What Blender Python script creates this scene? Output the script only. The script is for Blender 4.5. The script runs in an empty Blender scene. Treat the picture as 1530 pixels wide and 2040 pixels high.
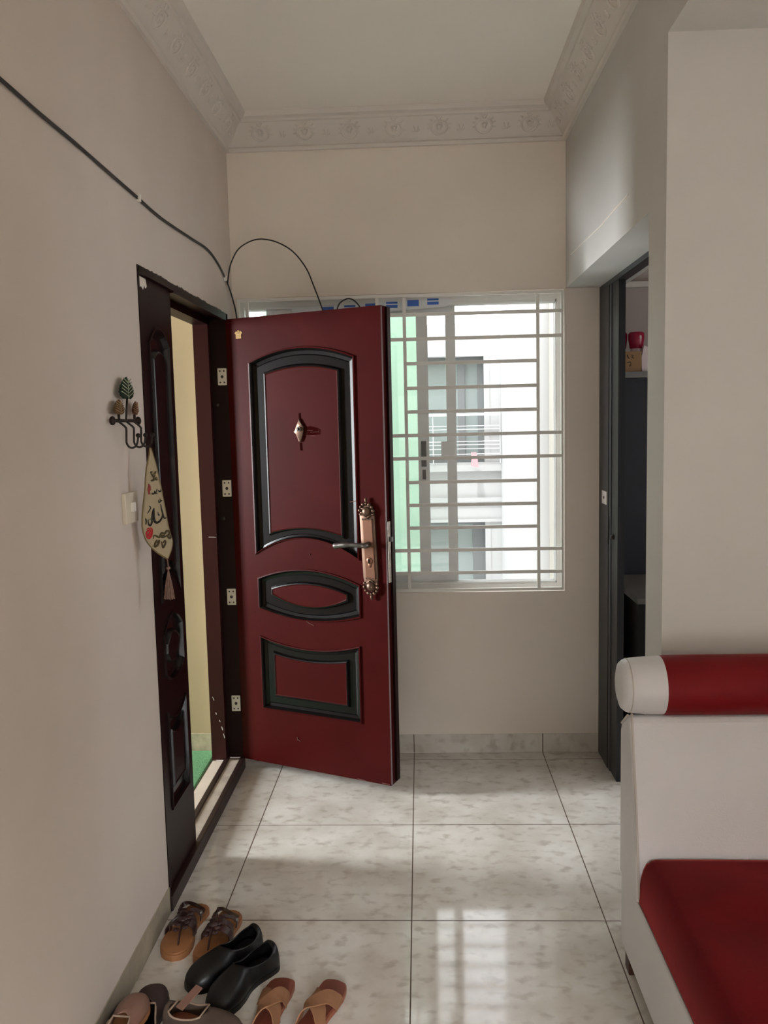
import bpy, bmesh, math, random
from mathutils import Vector, Matrix
random.seed(7)
PI = math.pi
scn = bpy.context.scene
COL = scn.collection
WM = {}

# ------------------------------------------------------------------ helpers
def lin(r, g, b):
    f = lambda c: (c / 255 / 12.92) if c / 255 <= .04045 else ((c / 255 + .055) / 1.055) ** 2.4
    return (f(r), f(g), f(b), 1)

def mat(name, col, rough=.5, metal=0., bump=0., bscale=60., var=0., vscale=6., spec=.5, sheen=0., coat=0., emit=None, es=0., subs=0.):
    m = bpy.data.materials.new(name); m.use_nodes = True
    nt = m.node_tree; b = nt.nodes['Principled BSDF']
    b.inputs['Base Color'].default_value = col
    b.inputs['Roughness'].default_value = rough
    b.inputs['Metallic'].default_value = metal
    b.inputs['Specular IOR Level'].default_value = spec
    if sheen:
        b.inputs['Sheen Weight'].default_value = sheen
        b.inputs['Sheen Roughness'].default_value = .35
        b.inputs['Sheen Tint'].default_value = (1, .15, .15, 1)
    if coat:
        b.inputs['Coat Weight'].default_value = coat
        b.inputs['Coat Roughness'].default_value = .12
    if emit:
        b.inputs['Emission Color'].default_value = emit
        b.inputs['Emission Strength'].default_value = es
    g = nt.nodes.new('ShaderNodeNewGeometry')
    if var:
        n = nt.nodes.new('ShaderNodeTexNoise'); n.inputs['Scale'].default_value = vscale; n.inputs['Detail'].default_value = 5
        nt.links.new(g.outputs['Position'], n.inputs['Vector'])
        mp = nt.nodes.new('ShaderNodeMapRange'); mp.inputs[1].default_value = .3; mp.inputs[2].default_value = .7
        mp.inputs[3].default_value = 1 - var; mp.inputs[4].default_value = 1 + var
        nt.links.new(n.outputs['Fac'], mp.inputs[0])
        mx = nt.nodes.new('ShaderNodeMix'); mx.data_type = 'RGBA'; mx.blend_type = 'MULTIPLY'
        mx.inputs[0].default_value = 1; mx.inputs[6].default_value = col
        nt.links.new(mp.outputs[0], mx.inputs[7]); nt.links.new(mx.outputs[2], b.inputs['Base Color'])
    if bump:
        n = nt.nodes.new('ShaderNodeTexNoise'); n.inputs['Scale'].default_value = bscale; n.inputs['Detail'].default_value = 4
        nt.links.new(g.outputs['Position'], n.inputs['Vector'])
        bp = nt.nodes.new('ShaderNodeBump'); bp.inputs['Strength'].default_value = bump; bp.inputs['Distance'].default_value = .004
        nt.links.new(n.outputs['Fac'], bp.inputs['Height']); nt.links.new(bp.outputs['Normal'], b.inputs['Normal'])
    return m

def obj(name, bm, m, parent=None, label=None, cat=None, group=None, kind=None, smooth=False, auto=None, free=False):
    """link the bmesh as one mesh object, origin at the centre of its base"""
    if not free:
        bmesh.ops.recalc_face_normals(bm, faces=bm.faces)
    xs = [v.co for v in bm.verts]
    lo = Vector([min(p[i] for p in xs) for i in range(3)]); hi = Vector([max(p[i] for p in xs) for i in range(3)])
    c = Vector(((lo.x + hi.x) / 2, (lo.y + hi.y) / 2, lo.z))
    bmesh.ops.translate(bm, verts=bm.verts, vec=-c)
    me = bpy.data.meshes.new(name); bm.to_mesh(me); bm.free()
    for mm in (m if isinstance(m, (list, tuple)) else [m]): me.materials.append(mm)
    if smooth:
        me.polygons.foreach_set('use_smooth', [True] * len(me.polygons))
        if auto is not None: me.set_sharp_from_angle(angle=math.radians(auto))
    o = bpy.data.objects.new(name, me); COL.objects.link(o)
    T = Matrix.Translation(c)
    if parent is not None:
        o.parent = parent; o.matrix_parent_inverse = WM[parent].inverted()
    o.matrix_basis = T; WM[o] = T
    props(o, label, cat, group, kind)
    return o

def props(o, label, cat, group=None, kind=None):
    if label: o['label'] = label
    if cat: o['category'] = cat
    if group: o['group'] = group
    if kind: o['kind'] = kind

def thing(name, loc, label, cat, group=None, kind=None):
    o = bpy.data.objects.new(name, None); COL.objects.link(o)
    o.empty_display_size = .05
    T = Matrix.Translation(Vector(loc)); o.matrix_basis = T; WM[o] = T
    props(o, label, cat, group, kind)
    return o

def box(bm, x0, x1, y0, y1, z0, z1, fr=None, mi=0, bev=0):
    cs = [(x, y, z) for x in (x0, x1) for y in (y0, y1) for z in (z0, z1)]
    vs = [bm.verts.new(fr(*c) if fr else c) for c in cs]
    fs = []
    for q in ((0, 1, 3, 2), (4, 6, 7, 5), (0, 4, 5, 1), (2, 3, 7, 6), (0, 2, 6, 4), (1, 5, 7, 3)):
        f = bm.faces.new([vs[i] for i in q]); f.material_index = mi; fs.append(f)
    if bev:
        es = list({e for f in fs for e in f.edges})
        bmesh.ops.bevel(bm, geom=es, offset=bev, segments=2, affect='EDGES', profile=.7)
    return vs

def nb(): return bmesh.new()

def bx(*a, **k):
    bm = nb(); box(bm, *a, **k); return bm

def tube(bm, pts, r, n=8, mi=0, closed=False, flat=1., flatdir=None):
    """sweep a round section along pts; r a number or a list"""
    pts = [Vector(p) for p in pts]; N = len(pts)
    rr = r if isinstance(r, (list, tuple)) else [r] * N
    rings = []; prev = None
    for i, p in enumerate(pts):
        a = pts[i - 1] if (i > 0 or closed) else p
        b = pts[(i + 1) % N] if (i < N - 1 or closed) else p
        t = (b - a)
        t = t.normalized() if t.length > 1e-9 else Vector((0, 0, 1))
        if prev is None:
            u = Vector((0, 0, 1)) if abs(t.z) < .9 else Vector((1, 0, 0))
            u = (u - t * u.dot(t)).normalized()
        else:
            u = prev - t * prev.dot(t); u = u.normalized() if u.length > 1e-6 else t.orthogonal().normalized()
        prev = u; v = t.cross(u)
        ring = []
        for k in range(n):
            an = 2 * PI * k / n
            off = u * math.cos(an) * rr[i] + v * math.sin(an) * rr[i]
            if flatdir is not None:
                fd = Vector(flatdir); off = off - fd * off.dot(fd) * (1 - flat)
            ring.append(bm.verts.new(p + off))
        rings.append(ring)
    M = N if closed else N - 1
    for i in range(M):
        A, B = rings[i], rings[(i + 1) % N]
        for k in range(n):
            f = bm.faces.new((A[k], A[(k + 1) % n], B[(k + 1) % n], B[k])); f.material_index = mi
    if not closed:
        for R_ in (rings[0], rings[-1]):
            f = bm.faces.new(R_); f.material_index = mi

def ball(bm, c, r, sx=1, sy=1, sz=1, u=12, v=8, mi=0, fr=None):
    g = bmesh.ops.create_uvsphere(bm, u_segments=u, v_segments=v, radius=r)
    for w in g['verts']:
        p = Vector((w.co.x * sx, w.co.y * sy, w.co.z * sz))
        w.co = (fr(c[0] + p.x, c[1] + p.y, c[2] + p.z) if fr else Vector(c) + p)
    for f in {f for w in g['verts'] for f in w.link_faces}: f.material_index = mi

def prism(bm, poly, w0, w1, fr, mi=0, bev=0):
    """extrude a 2-D outline between two depths, through frame fr(a, b, w)"""
    A = [bm.verts.new(fr(a, b, w0)) for a, b in poly]; B = [bm.verts.new(fr(a, b, w1)) for a, b in poly]
    n = len(poly); fs = [bm.faces.new(A), bm.faces.new(B)]
    for i in range(n): fs.append(bm.faces.new((A[i], A[(i + 1) % n], B[(i + 1) % n], B[i])))
    for f in fs: f.material_index = mi
    if bev:
        bmesh.ops.bevel(bm, geom=list(fs[1].edges), offset=bev, segments=3, affect='EDGES', profile=.6)

def frame(p0, d):
    """(u, z, w): u along d, z up, w out of the face"""
    d = Vector(d).normalized(); nrm = d.cross(Vector((0, 0, 1))); p0 = Vector(p0)
    return lambda u, z, w=0.: p0 + d * u + nrm * w + Vector((0, 0, z))

def smoothpts(P, n=6, closed=False):
    P = [Vector(p) for p in P]; out = []; N = len(P)
    for i in range(N if closed else N - 1):
        g = lambda k: P[k % N] if closed else P[min(max(k, 0), N - 1)]
        p0, p1, p2, p3 = g(i - 1), g(i), g(i + 1), g(i + 2)
        for k in range(n):
            t = k / n
            out.append(.5 * ((2 * p1) + (p2 - p0) * t + (2 * p0 - 5 * p1 + 4 * p2 - p3) * t * t + (3 * p1 - p0 - 3 * p2 + p3) * t ** 3))
    if not closed: out.append(P[-1])
    return out

def subsurf(o, l=2):
    m = o.modifiers.new('Subdivision', 'SUBSURF'); m.levels = l; m.render_levels = l

def bevelmod(o, w=.003, s=2):
    m = o.modifiers.new('Bevel', 'BEVEL'); m.width = w; m.segments = s; m.limit_method = 'ANGLE'

# ------------------------------------------------------------------ materials
def wall_mat(name, col, dirt=.06):
    m = mat(name, col, rough=.6, bump=.12, bscale=35, var=dirt, vscale=1.7, spec=.3)
    return m
M_wall = wall_mat('cream wall paint', lin(229, 220, 210))
M_walll = wall_mat('shade-toned cream wall paint', lin(206, 196, 188))  # same paint as the back wall, darkened to stand in for weaker light
M_wallr = wall_mat('shade-toned grey-white paint', lin(196, 194, 191))  # greyer paint, its colour also lowered to imitate the dimmer light on the pier
M_ceil = wall_mat('ceiling paint', lin(243, 239, 233), .02)
M_corn = mat('plaster cornice', lin(214, 208, 202), .55, bump=.1, bscale=80)
M_yel = wall_mat('yellow cream paint', lin(172, 156, 122), .04)
M_white = mat('white enamel', lin(225, 222, 214), .35)
M_grille = mat('white grille paint', lin(232, 231, 226), .4)
M_alu = mat('window aluminium', lin(214, 214, 212), .4, metal=.1)
M_alud = mat('dull aluminium', lin(205, 206, 206), .4, metal=.1)
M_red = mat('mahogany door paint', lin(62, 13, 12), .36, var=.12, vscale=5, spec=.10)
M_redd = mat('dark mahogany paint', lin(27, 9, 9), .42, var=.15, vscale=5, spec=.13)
M_jamb = mat('frame mahogany', lin(54, 15, 13), .42, var=.15, vscale=6, spec=.3)
M_blk = mat('black panel paint', lin(15, 12, 12), .26, spec=.32)
M_dark = mat('dark brown strip', lin(40, 24, 20), .45)
M_bronze = mat('antique bronze', lin(112, 88, 74), .42, metal=.85)
M_copper = mat('copper plate', lin(132, 92, 72), .42, metal=.6)
M_gun = mat('gunmetal', lin(120, 115, 112), .3, metal=.9)
M_gold = mat('gold sticker', lin(150, 116, 62), .45, metal=.3)
M_iron = mat('dark wrought iron', lin(38, 26, 18), .5, metal=.4)
M_screw = mat('screw dark steel', lin(60, 54, 50), .4, metal=.7)
M_hinge = mat('nickel hinge plate', lin(215, 210, 200), .4, metal=.15)
M_cable = mat('black cable', lin(30, 26, 24), .45)
M_clip = mat('white clip', lin(225, 222, 215), .5)
M_dust = mat('dusty cement', lin(168, 156, 142), .8, var=.18, vscale=14, bump=.2)
M_swi = mat('ivory switch plastic', lin(208, 200, 184), .4)
M_leather = mat('off-white leather', lin(206, 205, 207), .42, bump=.15, bscale=220, var=.02)
M_velvet = mat('red velvet', lin(84, 3, 8), .85, var=.30, vscale=7, spec=.12, sheen=.6)
M_redfab = mat('red bolster cover', lin(106, 5, 11), .6, var=.06, spec=.2, sheen=.1)
M_seam = mat('leather seam', lin(182, 176, 170), .5)
M_leg = mat('brown sofa leg', lin(70, 42, 30), .5)
M_tan = mat('tan leather', lin(146, 98, 60), .55, var=.1, vscale=25)
M_tan2 = mat('tan footbed', lin(140, 82, 58), .5, var=.1, vscale=25)
M_tanp = mat('pale tan suede', lin(142, 100, 70), .75, var=.08, vscale=40)
M_brs = mat('dark brown leather', lin(50, 28, 26), .35, var=.15, vscale=30)
M_bls = mat('black shoe leather', lin(11, 10, 10), .38, spec=.35)
M_blk_in = mat('black insole', lin(14, 12, 12), .7)
M_dbr = mat('dark brown suede', lin(52, 34, 30), .7, var=.2, vscale=40)
M_pink = mat('beige pink leather', lin(124, 92, 78), .5, var=.05, vscale=20)
M_pipe = mat('beige piping', lin(150, 128, 110), .6)
M_camo = mat('mottled brown fabric', lin(72, 58, 48), .85, var=.35, vscale=18)
M_black_fr = mat('dark blue-black frame', lin(25, 26, 31), .4)
M_black_st = mat('dark grey strip', lin(58, 60, 63), .4)
M_cab = mat('dark cabinet', lin(30, 33, 42), .45, var=.06)
M_grey = mat('grey shelf edge', lin(120, 120, 118), .5)
M_card = mat('cardboard', lin(150, 118, 84), .8, var=.05, vscale=10)
M_mark = mat('marker ink', lin(50, 36, 28), .7)
M_pot = mat('crimson plastic', lin(150, 20, 56), .25)
M_potw = mat('white plastic', lin(220, 205, 205), .4)
M_mat_g = mat('green mat', lin(96, 150, 104), .8, bump=.6, bscale=160, var=.2, vscale=90)
M_ext = mat('white exterior paint', lin(164, 164, 163), .8)
M_extc = mat('cream exterior paint', lin(158, 154, 143), .8)
M_extg = mat('mint exterior paint', lin(150, 178, 160), .8, var=.04, vscale=5)
M_extglass = mat('grey window glass', lin(126, 134, 132), .35)
M_extfr = mat('grey window frame', lin(104, 106, 106), .5)
M_plant = mat('fern green', lin(96, 150, 84), .6)
M_pinkc = mat('pink cloth', lin(200, 140, 145), .8)
M_blue = mat('blue print', lin(44, 92, 176), .5)
M_film = mat('white film tape', lin(214, 218, 222), .4)
M_soil = mat('ground', lin(150, 145, 135), .9)

def glass_mat():
    m = bpy.data.materials.new('clear pane'); m.use_nodes = True; nt = m.node_tree
    nt.nodes.remove(nt.nodes['Principled BSDF'])
    out = nt.nodes['Material Output']
    tr = nt.nodes.new('ShaderNodeBsdfTransparent'); tr.inputs[0].default_value = (.93, .95, .94, 1)
    gl = nt.nodes.new('ShaderNodeBsdfGlossy'); gl.inputs['Roughness'].default_value = .02
    fr = nt.nodes.new('ShaderNodeFresnel'); fr.inputs[0].default_value = 1.45
    mx = nt.nodes.new('ShaderNodeMixShader')
    nt.links.new(fr.outputs[0], mx.inputs[0]); nt.links.new(tr.outputs[0], mx.inputs[1]); nt.links.new(gl.outputs[0], mx.inputs[2])
    nt.links.new(mx.outputs[0], out.inputs[0]); return m
M_glass = glass_mat()

TX, TY, TSX, TSY = -.054, 2.553, .608, .646
def tile_mat(name, vertical=False):
    m = bpy.data.materials.new(name); m.use_nodes = True; nt = m.node_tree; N = nt.nodes; L = nt.links
    b = N['Principled BSDF']
    g = N.new('ShaderNodeNewGeometry'); sp = N.new('ShaderNodeSeparateXYZ'); L.new(g.outputs['Position'], sp.inputs[0])
    def math_(op, a, bb=None, c=None):
        n = N.new('ShaderNodeMath'); n.operation = op
        for i, v in enumerate((a, bb, c)):
            if v is None: continue
            if isinstance(v, (int, float)): n.inputs[i].default_value = v
            else: L.new(v, n.inputs[i])
        return n.outputs[0]
    def line(ax, off, step, wid):
        t = math_('DIVIDE', math_('SUBTRACT', sp.outputs[ax], off), step)
        d = math_('MULTIPLY', math_('ABSOLUTE', math_('SUBTRACT', t, math_('ROUND', t))), step)
        return math_('LESS_THAN', d, wid)
    gx = line(0, TX, TSX, .0019)
    grout = gx if vertical else math_('MAXIMUM', gx, line(1, TY, TSY, .0019))
    # cloudy base, darker grains drawn out sideways
    n1 = N.new('ShaderNodeTexNoise'); n1.inputs['Scale'].default_value = 5; n1.inputs['Detail'].default_value = 4
    L.new(g.outputs['Position'], n1.inputs['Vector'])
    vm = N.new('ShaderNodeMapping'); vm.inputs['Scale'].default_value = (20, 28, 20); L.new(g.outputs['Position'], vm.inputs['Vector'])
    n2 = N.new('ShaderNodeTexNoise'); n2.inputs['Scale'].default_value = 1; n2.inputs['Detail'].default_value = 2; n2.inputs['Roughness'].default_value = .45
    L.new(vm.outputs[0], n2.inputs['Vector'])
    n3 = N.new('ShaderNodeTexNoise'); n3.inputs['Scale'].default_value = 14; n3.inputs['Detail'].default_value = 2
    L.new(g.outputs['Position'], n3.inputs['Vector'])
    r1 = N.new('ShaderNodeValToRGB'); r1.color_ramp.elements[0].position = .35; r1.color_ramp.elements[1].position = .65
    r1.color_ramp.elements[0].color = lin(200, 194, 184); r1.color_ramp.elements[1].color = lin(222, 219, 212)
    L.new(n1.outputs['Fac'], r1.inputs[0])
    k = math_('MULTIPLY', math_('SUBTRACT', n2.outputs['Fac'], .50), 6.); k.node.use_clamp = True
    k2 = math_('MULTIPLY', math_('SUBTRACT', n3.outputs['Fac'], .36), 5.); k2.node.use_clamp = True
    k = math_('MULTIPLY', math_('MULTIPLY', k, k2), .55)
    mx = N.new('ShaderNodeMix'); mx.data_type = 'RGBA'; L.new(k, mx.inputs[0]); L.new(r1.outputs[0], mx.inputs[6]); mx.inputs[7].default_value = lin(166, 155, 142)
    mg = N.new('ShaderNodeMix'); mg.data_type = 'RGBA'; L.new(grout, mg.inputs[0]); L.new(mx.outputs[2], mg.inputs[6]); mg.inputs[7].default_value = lin(88, 72, 58)
    L.new(mg.outputs[2], b.inputs['Base Color'])
    rr = math_('MULTIPLY_ADD', grout, .5, .07 if not vertical else .3); L.new(rr, b.inputs['Roughness'])
    b.inputs['Specular IOR Level'].default_value = .36
    bp = N.new('ShaderNodeBump'); bp.inputs['Strength'].default_value = .4; bp.inputs['Distance'].default_value = .002
    L.new(math_('SUBTRACT', 1., grout), bp.inputs['Height']); L.new(bp.outputs[0], b.inputs['Normal'])
    return m
M_tile = tile_mat('mottled floor tile'); M_skirt = tile_mat('mottled skirting tile', True)

# ------------------------------------------------------------------ the room
XL, XR, YB, ZC, YF = -.84, .665, 3.93, 2.925, 2.365
def S(name, bm, m, label, cat=None, **k): return obj(name, bm, m, None, label, cat or name.split('_')[0], None, 'structure', **k)

S('floor', bx(XL - .01, 4.0, -4.0, 4.06, -.12, 0), M_tile, 'glossy pale mottled floor tiles with dark joints')
bm = nb(); box(bm, XL, 4.0, -4.0, 4.06, ZC, ZC + .12); S('ceiling', bm, M_ceil, 'plain cream ceiling inside the plaster cornice')
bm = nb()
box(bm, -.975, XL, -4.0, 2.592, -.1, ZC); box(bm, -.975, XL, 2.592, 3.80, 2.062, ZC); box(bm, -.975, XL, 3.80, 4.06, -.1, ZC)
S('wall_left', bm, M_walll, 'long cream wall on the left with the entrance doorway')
bm = nb()
box(bm, XL, .815, YB, 4.06, 0, .775); box(bm, XL, .815, YB, 4.06, 2.146, ZC)
box(bm, XL, -.823, YB, 4.06, .775, 2.146); box(bm, .658, .815, YB, 4.06, .775, 2.146)
S('wall_back', bm, M_wall, 'cream end wall around the barred window')
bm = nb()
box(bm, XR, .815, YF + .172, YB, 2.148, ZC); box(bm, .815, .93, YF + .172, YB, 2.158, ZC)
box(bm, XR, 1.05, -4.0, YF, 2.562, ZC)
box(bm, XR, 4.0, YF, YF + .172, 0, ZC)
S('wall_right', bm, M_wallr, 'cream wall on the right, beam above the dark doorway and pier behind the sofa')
bm = nb(); box(bm, XL, -.6, -4.12, -4.0, 0, ZC); box(bm, 2.0, 4.0, -4.12, -4.0, 0, ZC); box(bm, -.6, 2.0, -4.12, -4.0, 0, .8); box(bm, -.6, 2.0, -4.12, -4.0, 2.4, ZC)
S('wall_rear', bm, M_wall, 'cream wall behind the viewer with a wide window opening')
bm = nb(); box(bm, 4.0, 4.12, -4.12, -1.2, 0, ZC); box(bm, 4.0, 4.12, 1.2, YF + .172, 0, ZC); box(bm, 4.0, 4.12, -1.2, 1.2, 0, .8); box(bm, 4.0, 4.12, -1.2, 1.2, 2.4, ZC)
S('wall_far_right', bm, M_wall, 'cream side wall of the living area with a window opening')

S('wall_blocker_rear', bx(-3, 6.5, -6.0, -5.8, -4.2, 6), M_extc, 'unseen wall added behind the viewer to block the sky')  # added out of view to keep sky light out of the rear opening
S('wall_blocker_side', bx(5.6, 5.8, -5.8, 3.5, -4.2, 6), M_extc, 'unseen wall added on the right to block the sky')  # added sky blocker outside the side opening, never in view
# cornice with scrollwork
PROF = [(0, 2.782), (.014, 2.782), (.018, 2.796), (.012, 2.803), (.024, 2.812), (.050, 2.846), (.078, 2.884), (.086, 2.886), (.088, 2.897), (.104, 2.903), (.110, 2.915), (.110, ZC), (0, ZC)]
def cornice(name, at, t0, t1, m0, m1, motifs, label):
    """at(t, d, z): t along the wall, d off it; m0, m1 the mitre slopes"""
    bm = nb()
    A = [bm.verts.new(at(t0 + m0 * d, d, z)) for d, z in PROF]; B = [bm.verts.new(at(t1 - m1 * d, d, z)) for d, z in PROF]
    n = len(PROF)
    for i in range(n): bm.faces.new((A[i], A[(i + 1) % n], B[(i + 1) % n], B[i]))
    bm.faces.new(A); bm.faces.new(B)
    d0, z0, d1, z1 = .024, 2.812, .078, 2.884
    Ls = math.hypot(d1 - d0, z1 - z0); sd, sz = (d1 - d0) / Ls, (z1 - z0) / Ls
    def P(t, s, h=.001): return at(t, d0 + sd * s + sz * h, z0 + sz * s - sd * h)
    for t in motifs:
        for q in (-1, 1):
            pts = []
            for k in range(15):
                a = -PI / 2 + q * (k / 14) * 3.9
                r = .036 * (1 - .03 * k) if k < 9 else .036 * (1 - .24 - .07 * (k - 8))
                pts.append(P(t + r * math.cos(a) * 1.12, .046 + r * math.sin(a)))
            tube(bm, pts, [.0042 + .002 * math.sin(PI * k / 14) for k in range(15)], 5)
            tube(bm, [P(t + q * .006, .03), P(t + q * .016, .052), P(t + q * .010, .066)], [.003, .005, .002], 5)
            tube(bm, [P(t + .095 + q * .016, .032 + .004 * q), P(t + .095 + q * .006, .026), P(t + .095 - q * .004, .030), P(t + .095 - q * .010, .05)], .0035, 5)
            for k in range(3):
                a = PI / 2 + q * (.9 + .45 * k)
                tube(bm, [P(t + .038 * math.cos(a), .046 + .038 * math.sin(a)), P(t + .052 * math.cos(a), .046 + .048 * math.sin(a))], [.005, .002], 5)
        bmesh_ball = P(t, .046, .002)
        ball(bm, bmesh_ball, .009, u=8, v=6)
        for k in (-1, 0, 1):
            tube(bm, [P(t, .074), P(t + k * .014, .088)], [.005, .002], 5)
    # bead row under the top fillet
    obj(name, bm, M_corn, None, label, 'trim', None, 'structure', smooth=True, auto=35)
cornice('trim_1', lambda t, d, z: Vector((XL + d, t, z)), -4.0, YB, 0, 1, [3.74 - .19 * k for k in range(16)], 'white scrollwork cornice along the top of the left wall')
cornice('trim_2', lambda t, d, z: Vector((t, YB - d, z)), XL, XR, 1, 1, [-.675 + .196 * k for k in range(7)], 'white scrollwork cornice across the end wall above the window')
cornice('trim_3', lambda t, d, z: Vector((XR - d, t, z)), -4.0, YB, 0, 1, [3.74 - .19 * k for k in range(16)], 'white scrollwork cornice along the right beam')
# thin plaster line on the beam, skirting tiles
bm = nb(); box(bm, XL + .004, .812, YB - .004, YB, 0.003, .091); obj('baseboard_back', bm, M_skirt, None, 'mottled tile skirting below the window', 'baseboard', None, 'structure')
bm = nb(); box(bm, XL, XL + .004, -4, 2.588, 0.003, .09); obj('baseboard_left', bm, mat('grimy skirting', lin(150, 142, 126), .6, var=.2, vscale=9), None, 'grimy skirting along the foot of the left wall', 'baseboard', None, 'structure')
bm = nb()
tube(bm, [(XR - .001, 3.80, 2.27), (XR - .001, 3.2, 2.255), (XR - .001, 2.78, 2.26)], .0022, 5)
obj('trim_4', bm, M_wall, None, 'faint ridge of plaster across the right beam', 'trim', None, 'structure')

# ------------------------------------------------------------------ entrance: landing, frame, threshold
bm = nb(); box(bm, -4.2, -.976, 3.89, 4.02, -.1, 2.9); box(bm, -4.2, -.976, 1.3, 1.42, -.1, 2.9)
box(bm, -4.2, -4.08, 1.42, 2.96, -.1, 2.9); box(bm, -4.2, -4.08, 3.56, 3.89, -.1, 2.9); box(bm, -4.2, -4.08, 2.96, 3.56, -.1, .55); box(bm, -4.2, -4.08, 2.96, 3.56, 2.35, 2.9)
S('wall_landing', bm, M_yel, 'yellow cream wall of the stair landing seen through the doorway')
S('floor_landing', bx(-4.2, -.976, 1.42, 3.89, -.1, .03), M_dust, 'grey cement floor of the landing')
S('ceiling_landing', bx(-4.2, -.976, 1.3, 4.02, 2.9, 3.0), M_yel, 'cream ceiling of the landing')
bm = nb(); box(bm, -2.4, -.976, 3.882, 3.89, .03, .12)
S('baseboard_landing', bm, mat('stained skirting', lin(176, 168, 140), .7, var=.35, vscale=16), 'stained skirting at the end of the landing')
bm = nb(); box(bm, -2.0, -.99, 2.7, 3.86, .03, .046, bev=.003)
obj('green_mat', bm, M_mat_g, None, 'green ribbed doormat on the landing outside the doorway', 'mat')

fr_ = thing('door_frame', (XL, 3.2, 0), 'dark mahogany steel frame around the entrance doorway in the left wall', 'door frame', None, 'structure')
bm = nb()
box(bm, XL - .075, XL + .003, 3.77, 3.802, .05, 2.058)
obj('rebate_jamb', bm, M_redd, fr_, 'near-black inner jamb carrying the hinges')
bm = nb(); box(bm, -.978, XL - .072, 3.735, 3.80, .05, 2.03); obj('outer_jamb', bm, M_jamb, fr_, 'redder outer jamb')
bm = nb(); box(bm, XL - .075, XL + .003, 2.595, 3.80, 2.038, 2.06); box(bm, -.978, XL - .072, 2.595, 3.80, 2.012, 2.06); box(bm, XL - .012, XL + .003, 2.967, 3.77, 2.030, 2.04); obj('header', bm, M_redd, fr_)
bm = nb(); box(bm, XL - .075, XL + .003, 2.592, 2.606, .0, 2.058); obj('side_strip', bm, M_redd, fr_)
for z in (1.787, 1.294, .802, .306):
    bm = nb(); box(bm, XL - .044, XL - .004, 3.766, 3.7705, z - .037, z + .037, bev=.004)
    h = obj('hinge_plate', bm, M_hinge, fr_, 'white hinge plate with five dark screws')
    F = lambda a, b, w: Vector((XL - .024 + a, 3.7655 - w, z + b))
    for (a, b, r) in ((-.009, .025, .0038), (.009, .025, .0038), (0, 0, .0068), (-.009, -.025, .0038), (.009, -.025, .0038)):
        bm = nb(); ball(bm, F(a, b, 0), r, 1, .45, 1, 10, 6); obj('screw', bm, M_screw, h, smooth=True)
bm = nb(); ball(bm, (XL - .05, 3.768, 1.665), .008, 1, .5, 1); ball(bm, (XL - .045, 3.768, 1.16), .009, 1, .4, 1); obj('plug', bm, M_screw, fr_, smooth=True)
bm = nb()   # chipped paint flecks low on the outer jamb
for (x, z, w, h_, t) in ((-.925, .20, .004, .02, .3), (-.935, .235, .003, .012, .5), (-.918, .165, .003, .025, .25), (-.95, .27, .004, .012, .2), (-.93, 1.08, .035, .003, -.05), (-.96, .34, .003, .02, .4)):
    F = lambda a, b, w_: Vector((x + a * math.cos(t) - b * math.sin(t), 3.7352 - w_, z + a * math.sin(t) + b * math.cos(t)))
    prism(bm, [(-w / 2, -h_ / 2), (w / 2, -h_ / 2 * .8), (w / 2 * .7, h_ / 2), (-w / 2, h_ / 2 * .7)], 0, .0012, F)
obj('paint_chip', bm, M_clip, fr_, 'pale chips in the paint')

th = thing('threshold', (-.9, 3.2, 0), 'dusty raised threshold with two dark strips in the entrance doorway', 'threshold', None, 'structure')
bm = nb(); box(bm, -.905, XL - .012, 2.61, 3.77, 0, .046); obj('sill', bm, M_dust, th)
bm = nb(); box(bm, XL - .014, XL + .008, 2.60, 3.77, 0, .052, bev=.004); obj('front_strip', bm, M_dark, th)
bm = nb(); box(bm, -.925, -.902, 2.61, 3.77, 0, .052, bev=.004); obj('rear_strip', bm, M_dark, th)
bm = nb(); box(bm, -.976, -.925, 2.61, 3.735, 0, .046); obj('outer_sill', bm, mat('pale cement', lin(205, 192, 176), .8, var=.1), th)

# door leaves ------------------------------------------------
def loop(l, r, zbc, zbm, ztc, ztm, n=14):
    out = []
    for k in range(n + 1):
        t = k / n; out.append((l + (r - l) * t, zbc + (zbm - zbc) * (1 - (2 * t - 1) ** 2)))
    for k in range(n + 1):
        t = k / n; out.append((r + (l - r) * t, ztc + (ztm - ztc) * (1 - (2 * t - 1) ** 2)))
    return out

def panel_mesh(F, lo, li):
    bm = nb(); n = len(lo)
    steps = [(0, 0, 0), (.02, .006, 0), (.09, .007, 0), (.14, .001, 1), (.20, -.010, 1), (.36, -.013, 1), (.42, -.010, 1), (.80, -.010, 1), (.88, .002, 1), (.95, .004, 1), (1, .001, 0)]
    rings = []
    for t, w, mi in steps:
        rings.append(([bm.verts.new(F(a[0] + (b[0] - a[0]) * t, a[1] + (b[1] - a[1]) * t, w)) for a, b in zip(lo, li)], mi))
    for (A, _), (B, mi) in zip(rings, rings[1:]):
        for i in range(n):
            f = bm.faces.new((A[i], A[(i + 1) % n], B[(i + 1) % n], B[i])); f.material_index = mi
    f = bm.faces.new(rings[-1][0]); f.material_index = 0
    return bm

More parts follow.
